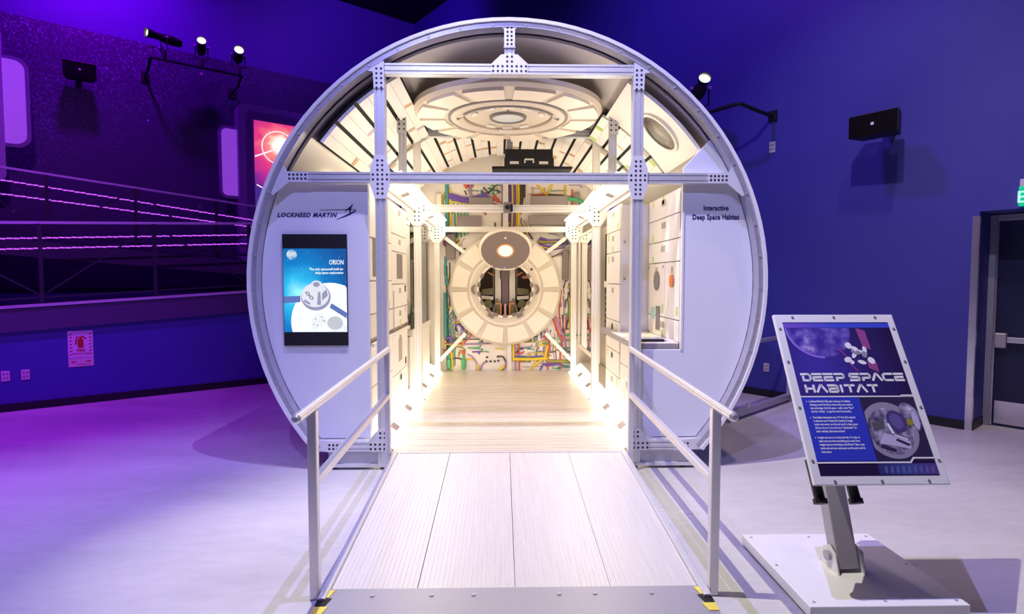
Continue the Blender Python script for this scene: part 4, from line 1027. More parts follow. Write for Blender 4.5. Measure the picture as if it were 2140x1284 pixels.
for s in (-1, 1):
    MB().box(min(s * 0.985, s * 1.025), max(s * 0.985, s * 1.025), 0.0, RL, -0.05 if False else -0.01, 0.022).build('side_curb', M_ALU, rp, loc=(0, 0, 0.012), rot=(slope, 0, 0), bevel=0.004)
    vs_ = [(s * 1.015, 0.2, 0.002), (s * 1.015, RY1 - RY0, 0.002), (s * 1.015, RY1 - RY0, RZ1 - 0.03), (s * 0.99, 0.2, 0.002), (s * 0.99, RY1 - RY0, 0.002), (s * 0.99, RY1 - RY0, RZ1 - 0.03)]
    MB().add(vs_, [(0, 1, 2), (5, 4, 3), (0, 1, 4, 3), (1, 2, 5, 4), (2, 0, 3, 5)]).build('side_skirt', M_ALU, rp)
lipm = MB().add([(-1.025, -0.14, 0.001), (1.025, -0.14, 0.001), (1.025, 0.10, 0.019), (-1.025, 0.10, 0.019), (-1.025, -0.14, 0.004), (1.025, -0.14, 0.004), (1.025, 0.10, 0.024), (-1.025, 0.10, 0.024)],
                [(0, 3, 2, 1), (4, 5, 6, 7), (0, 1, 5, 4), (1, 2, 6, 5), (2, 3, 7, 6), (3, 0, 4, 7)]).build('ramp_lip', M_RAMPLIP, rp)
for x in (-0.75, -0.44, -0.22, 0.23, 0.42, 0.72):
    MB().cyl((x, 0.04, 0.015), (x, 0.04, 0.0235), 0.013, 8).build('lip_bolt', M_ALU_D, lipm)
for s in (-1, 1):
    for k, m in enumerate((M_YEL, M_BLACK, M_YEL)):
        ya = 0.085 - k * 0.065
        zz = lambda y: 0.006 + (y + 0.14) * 0.084
        pts = [(s * 1.027, ya), (s * (0.955 - 0.0 * k), ya), (s * 0.975, ya - 0.06), (s * 1.027, ya - 0.06)]
        MB().prism(pts, lambda a, b, c: (a, b, zz(b) + c), 0.0, 0.0015).build('hazard_tape', m, lipm)

def handrail(lbl, s):
    t = thing('handrail', lbl, 'handrail', (X0 + s * 1.052, RY0, 0), group='ramp handrails')
    zr = lambda y: 1.010 + (y - 2.65) * 0.027
    YA, YB = 2.66 - RY0, 4.86 - RY0
    P = [(0, YA, zr(2.66)), (0, YA + 0.01, zr(2.66)), (0, YB - 0.01, zr(4.86)), (0, YB, zr(4.86))]
    MB().tube(P, [0.012, 0.024, 0.024, 0.012], 16).build('top_rail', M_RAIL, t, smooth=True)
    MB().obox((0, (2.92 + 4.80) / 2 - RY0, 0.645), (0.045, 1.88, 0.045), Matrix.Rotation(0.032, 3, 'X')).build('mid_rail', M_RAIL, t, bevel=0.008)
    for y, zb in ((2.90, 0.03), (4.82, 0.02)):
        MB().box(-0.024, 0.024, y - 0.024 - RY0, y + 0.024 - RY0, 0.0, zr(y) - 0.015).build('rail_post', M_RAIL, t, bevel=0.006)
handrail('aluminium handrail along the left edge of the ramp', -1)
handrail('aluminium handrail along the right edge of the ramp', 1)

# ================================================================== INFORMATION STAND
st = thing('information_stand', 'tilted information sign about the deep space habitat on a white floor plate', 'information sign', (1.915, 3.05, 0))
MB().box(-0.40, 0.40, -0.40, 0.385, 0.012, 0.072).build('base_plate', M_WHITE, st, bevel=0.004)
MB().box(-0.37, 0.37, -0.37, 0.355, 0.0, 0.012).build('base_foot', M_BLACKM, st)
for x, y in ((-0.36, 0.34), (0, 0.34), (0.36, 0.34), (0.36, -0.36), (0, -0.36), (-0.36, -0.36), (-0.37, 0), (0.37, 0)):
    MB().cyl((x, y, 0.072), (x, y, 0.075), 0.008, 8).build('base_screw', M_ALU_D, st)
M_ARM = mat('stand_arm_grey', (0.42, 0.40, 0.46), 0.4, 0.15)
a = Vector((-0.012, -0.05, 0.072)); b = Vector((-0.055, 0.20, 0.95)); d = b - a
ax3 = d.normalized(); ax1 = Vector((1, 0, 0)) - ax3 * ax3.x; ax1.normalize(); ax2 = ax3.cross(ax1)
m3 = Matrix((ax1, ax2, ax3)).transposed()
MB().obox((a + b) / 2 + Vector((0, 0, 0.01)), (0.115, 0.085, d.length), m3).build('support_arm', M_ARM, st, bevel=0.006)
for s in (-1, 1):
    MB().prism([(-0.03 - 0.07, 0.072), (0.07, 0.072), (0.05, 0.17), (0.0, 0.20), (-0.06, 0.17)], lambda p, q, c: (c, p - 0.02, q), -0.012 + s * 0.074 - 0.004, -0.012 + s * 0.074 + 0.004).build('pivot_ear', M_WHITE, st)
    MB().cyl((-0.012 + s * 0.078, -0.03, 0.145), (-0.012 + s * 0.098, -0.03, 0.145), 0.028, 16).build('pivot_knob', M_ARM, st)
# sign board
bt = math.atan2(0.47, 0.827)
BWH = 0.347; BHT = 0.951
board = MB().box(-BWH, BWH, 0.0, 0.022, 0.0, BHT).build('sign_board', M_WHITE, st, bevel=0.004, loc=(0.0, 2.735 - 3.05, 0.647), rot=(-bt, 0, 0))
MB().box(-0.10, 0.06, 0.022, 0.10, 0.40, 0.62).build('mount_bracket', M_ARM, board)
MB().obox((-0.05, 0.17, 0.93), (0.12, 0.17, 0.10), Matrix.Rotation(-0.3, 3, 'X')).build('arm_head', M_ARM, st)
for x in (-0.300, -0.118):
    mbk = MB().cyl((x, 0.07, -0.055), (x, 0.07, 0.14), 0.026, 14); mbk.build('gas_strut', M_BLACK, board, smooth=True)
    MB().cyl((x, 0.07, -0.08), (x, 0.07, -0.055), 0.034, 14).build('strut_knob', M_BLACK, board)
for x, z in [(-0.24, BHT - 0.018), (0, BHT - 0.018), (0.24, BHT - 0.018), (-0.24, 0.018), (0, 0.018), (0.24, 0.018)] + [(s * (BWH - 0.02), z) for s in (-1, 1) for z in (0.12, 0.40, 0.66, 0.86)]:
    MB().cyl((x, -0.004, z), (x, 0.0, z), 0.007, 8).build('board_screw', M_HGREY, board)
PW, PZ0, PZ1 = 0.305, 0.045, BHT - 0.05
def PF(mb, pts, lay):
    mb.prism(pts, lambda a_, b_, c: (a_, -0.0006 - lay * 0.0006 + c, b_), -0.0003, 0.0003); return mb
RC = lambda x0, x1, z0, z1: [(x0, z0), (x1, z0), (x1, z1), (x0, z1)]
art = PF(MB(), RC(-PW, PW, PZ0, PZ1), 0).build('poster_print', ramp_mat('poster_space', 'sph', [(0.0, (0.020, 0.010, 0.060)), (0.5, (0.035, 0.022, 0.16)), (1.0, (0.06, 0.04, 0.40))], 0.35, scale=(1.9, 1, 1.9), loc=(0.30, 0, -1.20), nmix=0.25, nscale=6), board)
PF(MB(), RC(-PW, PW, PZ1 - 0.035, PZ1 - 0.006), 1).build('blue_header', ramp_mat('header_blue', 'lin', [(0, (0.20, 0.09, 0.55)), (0.5, (0.05, 0.08, 0.62))], 0.4, scale=(1.6, 1, 1), loc=(0.5, 0, 0)), board)
def arc_poly(cx, cz, r, a0, a1, n=24, clip=None):
    return [(cx + r * math.cos(a0 + (a1 - a0) * i / n), cz + r * math.sin(a0 + (a1 - a0) * i / n)) for i in range(n + 1)]
EZ = PZ1 - 0.037
pl_ = [(-PW + 0.005, EZ)] + [p for p in arc_poly(-0.115, EZ + 0.005, 0.185, PI + 0.02, 2 * PI - 0.02)]
PF(MB(), [(max(x, -PW + 0.004), min(z, EZ)) for x, z in pl_[1:]], 1).build('planet_disc', ramp_mat('planet_clouds', 'noise', [(0.42, (0.055, 0.030, 0.32)), (0.58, (0.16, 0.11, 0.50)), (0.72, (0.50, 0.42, 0.80))], 0.4, nscale=13), board)
rim_o = arc_poly(-0.115, EZ + 0.005, 0.190, PI + 0.02, PI * 1.5); rim_i = arc_poly(-0.115, EZ + 0.005, 0.178, PI + 0.02, PI * 1.5)
PF(MB(), [(max(x, -PW + 0.004), min(z, EZ)) for x, z in rim_o + rim_i[::-1]], 2).build('planet_glow_rim', mat('planet_rim', (0.30, 0.18, 0.75), 0.4), board)
M_PMAG = mat('print_magenta', (0.30, 0.07, 0.28), 0.4); M_PGREY = mat('print_grey', (0.30, 0.28, 0.40), 0.4); M_PLIL = mat('print_lilac', (0.52, 0.48, 0.72), 0.4); M_PDK = mat('print_dark', (0.035, 0.025, 0.08), 0.4); M_PBLUE = mat('print_blue', (0.035, 0.05, 0.55), 0.4); M_PYEL = mat('print_olive', (0.30, 0.27, 0.04), 0.4)
sz = PZ1 - 0.20; sx = -0.05
_PF = PF
def PF(mb, pts, lay):
    return _PF(mb, [(a_ + sx, b_) for a_, b_ in pts], lay)
PF(MB(), [(0.155, sz + 0.165), (0.205, sz + 0.145), (0.208, sz + 0.03), (0.165, sz + 0.045)], 2).build('solar_wing', M_PMAG, board)
PF(MB(), [(0.165, sz - 0.03), (0.215, sz - 0.045), (0.215, sz - 0.105), (0.165, sz - 0.08)], 2).build('solar_wing', M_PMAG, board)
PF(MB(), [(0.02, sz + 0.035), (0.03, sz + 0.035), (0.065, sz - 0.015), (0.058, sz - 0.018)], 2).build('solar_wing', M_PMAG, board)
PF(MB(), [(0.062, sz - 0.05), (0.07, sz - 0.05), (0.105, sz - 0.10), (0.095, sz - 0.10)], 2).build('solar_wing', M_PMAG, board)
for cx, cz, rx, rz, rt in ((0.085, sz + 0.055, 0.018, 0.02, 0), (0.115, sz + 0.035, 0.022, 0.014, -0.5), (0.15, sz + 0.015, 0.03, 0.010, -0.4), (0.06, sz - 0.03, 0.022, 0.016, 0.4), (0.08, sz - 0.045, 0.012, 0.012, 0), (0.135, sz - 0.045, 0.024, 0.012, -0.3), (0.19, sz - 0.035, 0.018, 0.022, 0.6), (0.17, sz + 0.03, 0.012, 0.02, 0), (0.105, sz, 0.012, 0.025, -0.6)):
    PF(MB(), ell(cx, cz, rx, rz, 14, rt), 3).build('station_module', M_WHITEP, board)
for cx, cz, rx, rz in ((0.125, sz + 0.01, 0.02, 0.012), (0.16, sz, 0.015, 0.02), (0.1, sz + 0.02, 0.01, 0.012)):
    PF(MB(), ell(cx, cz, rx, rz, 12), 4).build('station_module', M_PGREY, board)
PF = _PF
# title in hand-built stroke letters
GLY = {'D': [[(0, 1), (.78, 1), (1, .75), (1, .25), (.8, 0), (.18, 0), (.18, .62)]], 'E': [[(0, 1), (1, 1)], [(.16, .5), (.95, .5)], [(1, 0), (.08, 0), (.08, .5)]], 'P': [[(0, 1), (.85, 1), (1, .85), (1, .52), (.88, .38), (.18, .38), (.18, 0)]], 'S': [[(1, 1), (.1, 1), (0, .9), (0, .6), (.1, .5), (.9, .5), (1, .4), (1, .1), (.9, 0), (0, 0)]], 'A': [[(0, 0), (.42, 1), (.58, 1), (1, 0)]], 'C': [[(1, 1), (.2, 1), (0, .8), (0, .2), (.2, 0), (1, 0)]], 'H': [[(.08, 1), (.08, 0)], [(.95, 1), (.95, 0)], [(.08, .5), (.95, .5)]], 'B': [[(0, 1), (.85, 1), (1, .85), (1, .65), (.9, .5), (1, .35), (1, .15), (.85, 0), (.1, 0), (.1, .5), (.9, .5)]], 'I': [[(.5, 1), (.5, 0)]], 'T': [[(0, 1), (1, 1)], [(.52, 1), (.52, 0)]]}
def stroke_text(word, x, z, w, h, gap, th):
    mb = MB()
    for ch_ in word:
        if ch_ == ' ': x += w * 0.45; continue
        ww = w * (0.30 if ch_ == 'I' else 1.0)
        for pl2 in GLY[ch_]:
            for i in range(len(pl2) - 1):
                p = Vector((x + pl2[i][0] * ww, z + pl2[i][1] * h)); q = Vector((x + pl2[i + 1][0] * ww, z + pl2[i + 1][1] * h))
                dd = (q - p).normalized(); nn = Vector((-dd.y, dd.x)) * th / 2; p = p - dd * th * 0.35; q = q + dd * th * 0.35
                PF(mb, [tuple(p + nn), tuple(p - nn), tuple(q - nn), tuple(q + nn)], 3)
        x += ww + gap
    return mb
TZ = PZ1 - 0.415
stroke_text('DEEP SPACE', -0.275, TZ + 0.065, 0.048, 0.036, 0.0135, 0.0125).build('title_lettering', M_WHITEP, board)
stroke_text('HABITAT', -0.270, TZ, 0.050, 0.036, 0.0135, 0.0125).build('title_lettering', M_WHITEP, board)
LZ = TZ - 0.03
PF(MB(), RC(-PW, PW, LZ, LZ + 0.007), 2).build('divider_line', M_WHITEP, board)
PF(MB(), RC(0.24, PW, LZ, LZ + 0.013), 2).build('divider_line', M_WHITEP, board)
BZ = 0.118
PF(MB(), [(-PW, BZ), (0.005, BZ), (0.008, LZ - 0.002), (-PW, LZ - 0.002)], 1).build('blue_text_block', M_PBLUE, board)
PF(MB(), RC(0.008, PW, BZ, LZ - 0.002), 1).build('picture_ground', M_PDK, board)
# picture of the habitat interior
pcx, pcz = 0.135, (BZ + LZ) / 2 - 0.01
M_PIC = ramp_mat('picture_hull', 'noise', [(0.35, (0.05, 0.04, 0.10)), (0.5, (0.20, 0.18, 0.30)), (0.62, (0.40, 0.37, 0.55)), (0.75, (0.8, 0.78, 0.9))], 0.4, nscale=22)
PCL = (0.012, PW - 0.003, BZ + 0.004, LZ - 0.006)
PF(MB(), ell(pcx - 0.01, pcz, 0.145, 0.15, 36, 0, PCL), 2).build('picture_hull', M_PGREY, board)
PF(MB(), ell(pcx - 0.01, pcz - 0.005, 0.118, 0.122, 36, 0, PCL), 3).build('picture_cabin', M_PIC, board)
PF(MB(), ell(pcx + 0.035, pcz + 0.045, 0.05, 0.06, 24, 0.3), 4).build('picture_hatch', mat('print_violet', (0.07, 0.05, 0.20), 0.4), board)
PF(MB(), ell(pcx + 0.035, pcz + 0.045, 0.032, 0.042, 24, 0.3), 5).build('picture_hatch', mat('print_violet_lit', (0.13, 0.10, 0.32), 0.4), board)
PF(MB(), [(pcx - 0.09, pcz - 0.07), (pcx + 0.07, pcz - 0.10), (pcx + 0.075, pcz - 0.06), (pcx - 0.05, pcz - 0.015)], 4).build('picture_floor', M_PLIL, board)
PF(MB(), [(pcx + 0.0, pcz - 0.055), (pcx + 0.06, pcz - 0.085), (pcx + 0.07, pcz - 0.075), (pcx + 0.01, pcz - 0.045)], 5).build('picture_console', M_PDK, board)
PF(MB(), [(pcx - 0.09, pcz - 0.09), (pcx - 0.02, pcz - 0.115), (pcx - 0.01, pcz - 0.10), (pcx - 0.08, pcz - 0.075)], 5).build('picture_console', M_PDK, board)
PF(MB(), [(pcx - 0.10, pcz + 0.04), (pcx - 0.03, pcz + 0.06), (pcx - 0.035, pcz + 0.01), (pcx - 0.10, pcz - 0.005)], 4).build('picture_rack', mat('print_slate', (0.10, 0.10, 0.13), 0.4), board)
PF(MB(), [(pcx - 0.022, pcz + 0.035), (pcx - 0.010, pcz + 0.035), (pcx + 0.005, pcz - 0.02), (pcx - 0.008, pcz - 0.02)], 5).build('picture_lamp', M_WHITEP, board)
PF(MB(), [(pcx + 0.0, pcz - 0.03), (pcx + 0.065, pcz - 0.055), (pcx + 0.065, pcz - 0.048), (pcx + 0.0, pcz - 0.022)], 5).build('picture_lamp', M_WHITEP, board)
PF(MB(), ell(pcx + 0.12, pcz + 0.07, 0.05, 0.08, 24, 0.3, PCL), 3).build('picture_suit', M_PIC, board)
PF(MB(), ell(pcx + 0.105, pcz + 0.04, 0.018, 0.02, 16), 5).build('picture_visor', M_PYEL, board)
PF(MB(), ell(pcx + 0.14, pcz + 0.05, 0.018, 0.05, 16, 0, PCL), 5).build('picture_arm', M_PLIL, board)
# bottom strip
PF(MB(), [(-PW, BZ - 0.004), (0.175, BZ - 0.004), (0.195, BZ + 0.018), (PW, BZ + 0.018), (PW, BZ + 0.010), (0.199, BZ + 0.010), (0.179, BZ - 0.012), (-PW, BZ - 0.012)], 4).build('divider_line', M_WHITEP, board)
PF(MB(), RC(0.0, PW, PZ0 + 0.004, BZ - 0.013), 2).build('footer_band', ramp_mat('footer_blue', 'lin', [(0.0, (0.03, 0.03, 0.16)), (0.5, (0.05, 0.07, 0.30)), (1.0, (0.10, 0.05, 0.26))], 0.4, scale=(3.2, 1, 1)), board)
for k in range(9):
    x = 0.03 + k * 0.03
    PF(MB(), [(x, PZ0 + 0.012), (x + 0.012, PZ0 + 0.012), (x + 0.018, PZ0 + 0.045), (x + 0.006, PZ0 + 0.045)], 3).build('footer_bar', mat('footer_bar_blue', (0.12, 0.12, 0.38), 0.4), board)
BODY = ["Lockheed Martin's full-scale mock-up of a habitat", 'orbiting around the Moon shows that you need to', 'take advantage of all the space - walls as the "floor"', 'and the "ceiling" - to get the most functionality.', '',
        'The habitat dimensions are 14.7 feet (4.5 meters)', 'in diameter and 19 feet (5.8 meters) in length', 'where astronauts can live and work in deep space.', 'Did you know it can serve as a "destination" for', 'other vehicles, like lunar landers?', '',
        'Imagine you are on a long road trip. You plan to', 'make sure you have everything you need. Now', 'imagine you are traveling to the Moon! Take a step', 'inside and see how astronauts can live and work in', 'deep space.']
z = LZ - 0.028; dz = (LZ - BZ - 0.05) / 15.6
for i, ln in enumerate(BODY):
    if ln:
        text('body_lettering', ln, 0.0155, M_WHITEP, board, (-0.270, -0.0022, z), TXR, offset=0.0004, xs=0.73, extrude=0.0001)
        if i in (0, 5, 11): PF(MB(), ell(-0.282, z + 0.004, 0.003, 0.003, 8), 3).build('bullet_mark', M_WHITEP, board)
    z -= dz * (0.75 if not ln else 1.0)

# ================================================================== LEFT SIDE: WALKWAYS
def hthing(name, lbl, cat, s, t, z=0.0, group=None):
    return thing(name, lbl, cat, H(s, t, z), AL, group)
# front walkway, climbing to the right
fz = lambda s: 1.372 + (s + 0.0) * 0.0555       # deck edge height along s
def slab(mb, s0, s1, t0, t1, zf, lo, hi):
    vs_ = [(s_, t_, zf(s_) + q) for s_ in (s0, s1) for t_, q in ((t0, lo), (t1, lo), (t1, hi), (t0, hi))]
    return mb.add(vs_, [(0, 1, 2, 3), (7, 6, 5, 4), (0, 4, 5, 1), (1, 5, 6, 2), (2, 6, 7, 3), (3, 7, 4, 0)])
fw = hthing('sloping_walkway', 'lower sloping walkway with a dark fascia along the left wall', 'walkway', 0, TL)
slab(MB(), -9, 5.5, -0.05, 0.05, fz, -0.335, -0.035).build('fascia', M_FASC, fw)
slab(MB(), -9, 5.5, -0.07, 0.07, fz, -0.035, 0.0).build('edge_cap', M_RAILP, fw)
slab(MB(), -9, 5.5, 0.07, 1.95, fz, -0.12, -0.04).build('deck', M_DSTEEL, fw)
def bar(p, q, w=0.03, d=0.03):
    p = Vector(p); q = Vector(q); dd = q - p; x = dd.normalized(); y = Vector((0, 1, 0)); z_ = x.cross(y).normalized(); y = z_.cross(x)
    return MB().obox((p + q) / 2, (dd.length, d, w), Matrix((x, y, z_)).transposed())
def railing(lbl, t, zf, s0, s1, posts, top=1.04):
    r = hthing('guard_railing', lbl, 'railing', 0, t)
    bar((s0, 0, zf(s0) + top), (s1, 0, zf(s1) + top), 0.035, 0.05).build('top_rail', M_RAILP, r)
    bar((s0, 0, zf(s0) + 0.08), (s1, 0, zf(s1) + 0.08), 0.025, 0.03).build('bottom_rail', M_DSTEEL, r)
    for p in posts:
        MB().box(p - 0.022, p + 0.022, -0.03, 0.03, zf(p) - 0.02, zf(p) + top - 0.015).build('post', M_DSTEEL, r)
    for a_, b_ in zip(posts[:-1], posts[1:]):
        m_ = (a_ + b_) / 2
        lo, hi = 0.10, top - 0.03
        k = posts.index(a_)
        if k % 2 == 0: bar((a_, 0.02, zf(a_) + lo), (b_, 0.02, zf(b_) + hi), 0.022, 0.012).build('brace', M_DSTEEL, r)
        else: bar((a_, 0.02, zf(a_) + hi), (b_, 0.02, zf(b_) + lo), 0.022, 0.012).build('brace', M_DSTEEL, r)
    return r
railing('dark lower guard railing with diagonal braces on the front walkway', TL, fz, -3.0, 2.34, [-2.7, -1.45, -0.21, 1.04, 2.30])
bz = lambda s: 2.29 - (s) * 0.085
bw = hthing('sloping_walkway', 'upper sloping walkway rising to the left behind the lower one', 'walkway', 0, TL + 2.2)
slab(MB(), -6, 5.5, -0.05, 0.05, bz, -0.30, -0.035).build('fascia', M_FASC, bw)
slab(MB(), -6, 5.5, 0.05, 2.0, bz, -0.12, -0.04).build('deck', M_DSTEEL, bw)
railing('dark upper guard railing with diagonal braces on the rear walkway', TL + 2.2, bz, -3.0, 4.4, [-2.5, -1.35, -0.15, 1.03, 2.28, 3.5])
def led(lbl, t, zf, s0, s1, dz_):
    o = hthing('led_strip', lbl, 'light strip', 0, t, group='purple light strips along the walkways')
    bar((s0, 0, zf(s0) + dz_), (s1, 0, zf(s1) + dz_), 0.018, 0.03).build('strip_channel', M_DSTEEL, o)
    mb = MB(); n = int((s1 - s0) / 0.075)
    for k in range(n):
        s_ = s0 + (k + 0.5) * (s1 - s0) / n
        mb.box(s_ - 0.034, s_ + 0.034, -0.024, -0.014, zf(s_) + dz_ - 0.010 + 0.004 * (k % 2), zf(s_) + dz_ + 0.010 + 0.004 * (k % 2))
    mb.build('led_beads', M_LED, o, kind='stuff')
led('upper purple light strip on the lower walkway', TL + 1.6, lambda s: 2.306 + s * 0.0645, -2.5, 3.2, 0)
led('lower purple light strip on the lower walkway', TL + 1.6, lambda s: 2.151 + s * 0.063, -2.5, 3.2, 0)
led('upper purple light strip on the rear walkway', TL + 2.3, lambda s: 3.129 - s * 0.1057, -2.5, 4.4, 0)
led('lower purple light strip on the rear walkway', TL + 2.3, lambda s: 2.931 - s * 0.0843, -2.5, 4.4, 0)

# exhibit panels on the upper level
M_EXH = mat('exhibit_lilac', (0.50, 0.42, 0.62), 0.45); M_EXF = mat('exhibit_frame', (0.24, 0.18, 0.36), 0.5); M_EXP = mat('exhibit_panel', (0.55, 0.42, 0.72), 0.5, emit=(0.42, 0.10, 0.9), estr=0.38)
def rrect(x0, x1, z0, z1, r, n=5):
    out = []
    for cx, cz, a in ((x1 - r, z0 + r, -PI / 2), (x1 - r, z1 - r, 0), (x0 + r, z1 - r, PI / 2), (x0 + r, z0 + r, PI)):
        out += [(cx + r * math.cos(a + PI / 2 * i / n), cz + r * math.sin(a + PI / 2 * i / n)) for i in range(n + 1)]
    return out
k1 = hthing('exhibit_panel', 'lilac rounded exhibit panel at the left edge above the walkways', 'exhibit panel', -0.8, 13.0, 3.4)
MB().prism(rrect(-1.6, 0.11, -0.05, 2.6, 0.12), FXZ(0), 0, 0.25).build('main_frame', M_EXH, k1)
MB().prism(rrect(-0.3, 0.46, 0.55, 2.10, 0.20), FXZ(0.05), 0, 0.12).build('side_tab', M_EXF, k1)
MB().prism(rrect(-0.25, 0.40, 0.61, 2.04, 0.16), FXZ(0.045), 0, 0.05).build('tab_face', M_EXP, k1)
k2 = hthing('exhibit_panel', 'purple framed exhibit panel with a red galaxy screen behind the habitat', 'exhibit panel', 2.95, 12.8, 2.0)
MB().prism(rrect(0.0, 3.0, 0.0, 3.34, 0.14), FXZ(0), 0, 0.30).build('main_frame', M_EXF, k2)
MB().prism(rrect(0.14, 2.86, 0.14, 3.20, 0.10), FXZ(-0.02), 0, 0.03).build('inner_frame', mat('exhibit_inner', (0.13, 0.09, 0.24), 0.5), k2)
MB().prism(rrect(-0.34, 0.1, 1.36, 2.86, 0.14), FXZ(0.15), 0, 0.12).build('side_tab', M_EXF, k2)
MB().prism(rrect(-0.29, 0.1, 1.42, 2.80, 0.10), FXZ(0.14), 0, 0.05).build('tab_face', M_EXP, k2)
scr = MB().box(0.30, 2.6, -0.04, -0.02, 0.5, 3.02).build('galaxy_screen', ramp_mat('galaxy_red', 'sph', [(0.0, (0.05, 0.02, 0.22)), (0.22, (0.30, 0.02, 0.28)), (0.55, (0.70, 0.04, 0.20)), (0.76, (1.0, 0.25, 0.22)), (0.88, (1.0, 0.95, 0.85))], emit=1.15, scale=(0.95, 1, 0.95), loc=(-0.95 * 0.80, 0, -0.95 * 2.55), nmix=0.35, nscale=5), k2)
def ringline(cx, cz, r, w, n=40, a0=0.0, a1=2 * PI):
    mb = MB(); mb.sector(r - w, r + w, a0, a1, -0.043, -0.041, n, lambda x, y, h: (cx + x, h, cz + y)); return mb
M_GL = em('galaxy_lines', (1.0, 0.75, 0.85), 1.2)
for r, a0, a1 in ((0.35, 0, 2 * PI), (0.95, PI + 1.05, 1.75 * PI), (1.5, PI + 1.25, 1.6 * PI)):
    ringline(0.80, 2.5, r, 0.012, 32, a0, a1 - 0.001).build('orbit_line', M_GL, scr)
MB().obox((0.55, -0.042, 2.38), (0.55, 0.002, 0.03), Matrix.Rotation(-0.45, 3, 'Y')).build('orbit_ray', M_GL, scr)

# ---- loudspeakers
M_SPK = mat('speaker_grille', (0.006, 0.005, 0.006), 0.9, spec=0.1, bump=0.5, bscale=220)
def speaker(lbl, loc, rz, w, h, d, tilt=0.0):
    t = thing('loudspeaker', lbl, 'loudspeaker', loc, rot=(tilt, 0, rz), group='wall loudspeakers')
    MB().prism([(-w / 2, 0), (w / 2, 0), (w / 2 - 0.06, d), (-w / 2 + 0.06, d)], lambda a_, b_, c: (a_, b_, c), 0, h).build('cabinet', M_BLACK, t, bevel=0.01)
    MB().box(-w / 2 + 0.012, w / 2 - 0.012, -0.010, 0.0, 0.012, h - 0.012).build('grille', M_SPK, t)
    MB().box(-0.016, 0.016, -0.0125, -0.010, h / 2 - 0.016, h / 2 + 0.016).build('badge', M_WHITEP, t)
    MB().box(-0.05, 0.05, d, d + 0.23, h / 2 - 0.05, h / 2 + 0.05).build('wall_bracket', M_BLACK, t)
speaker('black loudspeaker mounted on the star mural at upper left', H(0.38, 13.55, 5.48), AL, 0.52, 0.30, 0.26)
speaker('black loudspeaker mounted high on the right wall', H(7.28, 2.52, 3.32), AL - PI / 2 - 0.06, 0.52, 0.26, 0.24)

# ---- stage spotlights
M_LENS = mat('spot_lens_glow', (0.9, 0.9, 0.7), 0.2, emit=(1.0, 0.92, 0.62), estr=3.0)
M_MAG = mat('magenta_knob', (0.65, 0.25, 0.60), 0.4)
def stage_spot(lbl, base, aim, L_=0.42, r=0.075, group='visible stage spotlights', energy=0):
    base = Vector(base); aim = Vector(aim)
    t = thing('stage_spotlight', lbl, 'spotlight', base, group=group)
    c = Vector((0, 0, 0.36)); d = (aim - (base + c)).normalized()
    q = d.to_track_quat('Z', 'Y').to_matrix()
    fn = lambda x, y, h: tuple(c + q @ Vector((x, y, h)))
    MB().lathe([(0, -L_ * .5), (r * .75, -L_ * .5), (r, -L_ * .38), (r * 1.1, -L_ * .05), (r * .85, 0.02), (r * .75, L_ * .28), (r * .95, L_ * .34), (r * 1.05, L_ * .5), (r * .98, L_ * .5), (r * .9, L_ * .40), (0, L_ * .38)], 20, fn).build('lamp_body', M_BLACK, t, smooth=True)
    MB().lathe([(0, L_ * .47), (r * .5, L_ * .465), (r * .93, L_ * .43)], 20, fn).build('lens', M_LENS, t, smooth=True)
    side = q @ Vector((1, 0, 0)); side.z = 0; side.normalize()
    P = [c + side * (r + 0.03), Vector((0, 0, 0.12)) + side * (r + 0.03), Vector((0, 0, 0.09)), Vector((0, 0, 0.12)) - side * (r + 0.03), c - side * (r + 0.03)]
    MB().tube(P, 0.012, 6).build('yoke', M_BLACK, t)
    for k in (-1, 1):
        MB().cyl(c + side * k * (r + 0.02), c + side * k * (r + 0.06), 0.022, 10).build('tilt_knob', M_MAG, t)
    MB().box(-0.03, 0.03, -0.03, 0.03, -0.03, 0.09).build('clamp', M_BLACK, t)
    return t
PT = 13.2; PZ = 6.02
stage_spot('long black spotlight pointing left on the wall pipe', H(1.72, PT, PZ + 0.06), H(-3.0, 11.5, 6.4), L_=0.66, r=0.085)
stage_spot('middle black spotlight on the wall pipe at upper left', H(2.38, PT, PZ + 0.06), H(1.2, 5.0, 8.5), L_=0.46, r=0.085)
stage_spot('right-hand spotlight with the fully lit lens on the wall pipe', H(3.08, PT, PZ + 0.06), H(1.6, 3.0, 9.0), L_=0.42, r=0.095)
pp = hthing('lighting_pipe', 'black wall-mounted pipe carrying three spotlights', 'lighting pipe', 2.3, PT, PZ)
MB().cyl((-0.80, 0, 0), (0.85, 0, 0), 0.026, 12).build('pipe_bar', M_DSTEEL, pp, smooth=True)
for s in (-0.80, 0.85):
    MB().tube([(s, 0, 0), (s - 0.02, 0.06, -0.03), (s - 0.03, 0.25, -0.16), (s - 0.03, 0.82, -0.16)], 0.026, 8).build('wall_arm', M_BLACK, pp, smooth=True)
    MB().box(s - 0.10, s + 0.04, 0.81, 0.845, -0.26, -0.06).build('wall_plate', M_BLACK, pp)
for s, h in ((-0.78, 0.18), (0.06, -0.14)):
    MB().cyl((s, -0.05, h), (s, -0.02, h), 0.03, 10).build('cable_knob', M_MAG, pp)
stage_spot('lone black spotlight above the right shoulder of the habitat', H(7.2, 4.70, 4.04), H(3.0, 0.0, 6.6), L_=0.44, r=0.085)
pa = hthing('lighting_boom', 'bent black wall boom holding the lone spotlight on the right wall', 'lighting pipe', 7.2, 4.70, 4.04)
MB().tube([(0, 0.10, -0.02), (0, 0.0, -0.02), (0, -0.52, 0.0), (0.02, -0.60, 0.0), (0.25, -0.72, -0.08), (0.59, -0.76, -0.10)], 0.026, 8).build('arm_pipe', M_BLACK, pa, smooth=True)
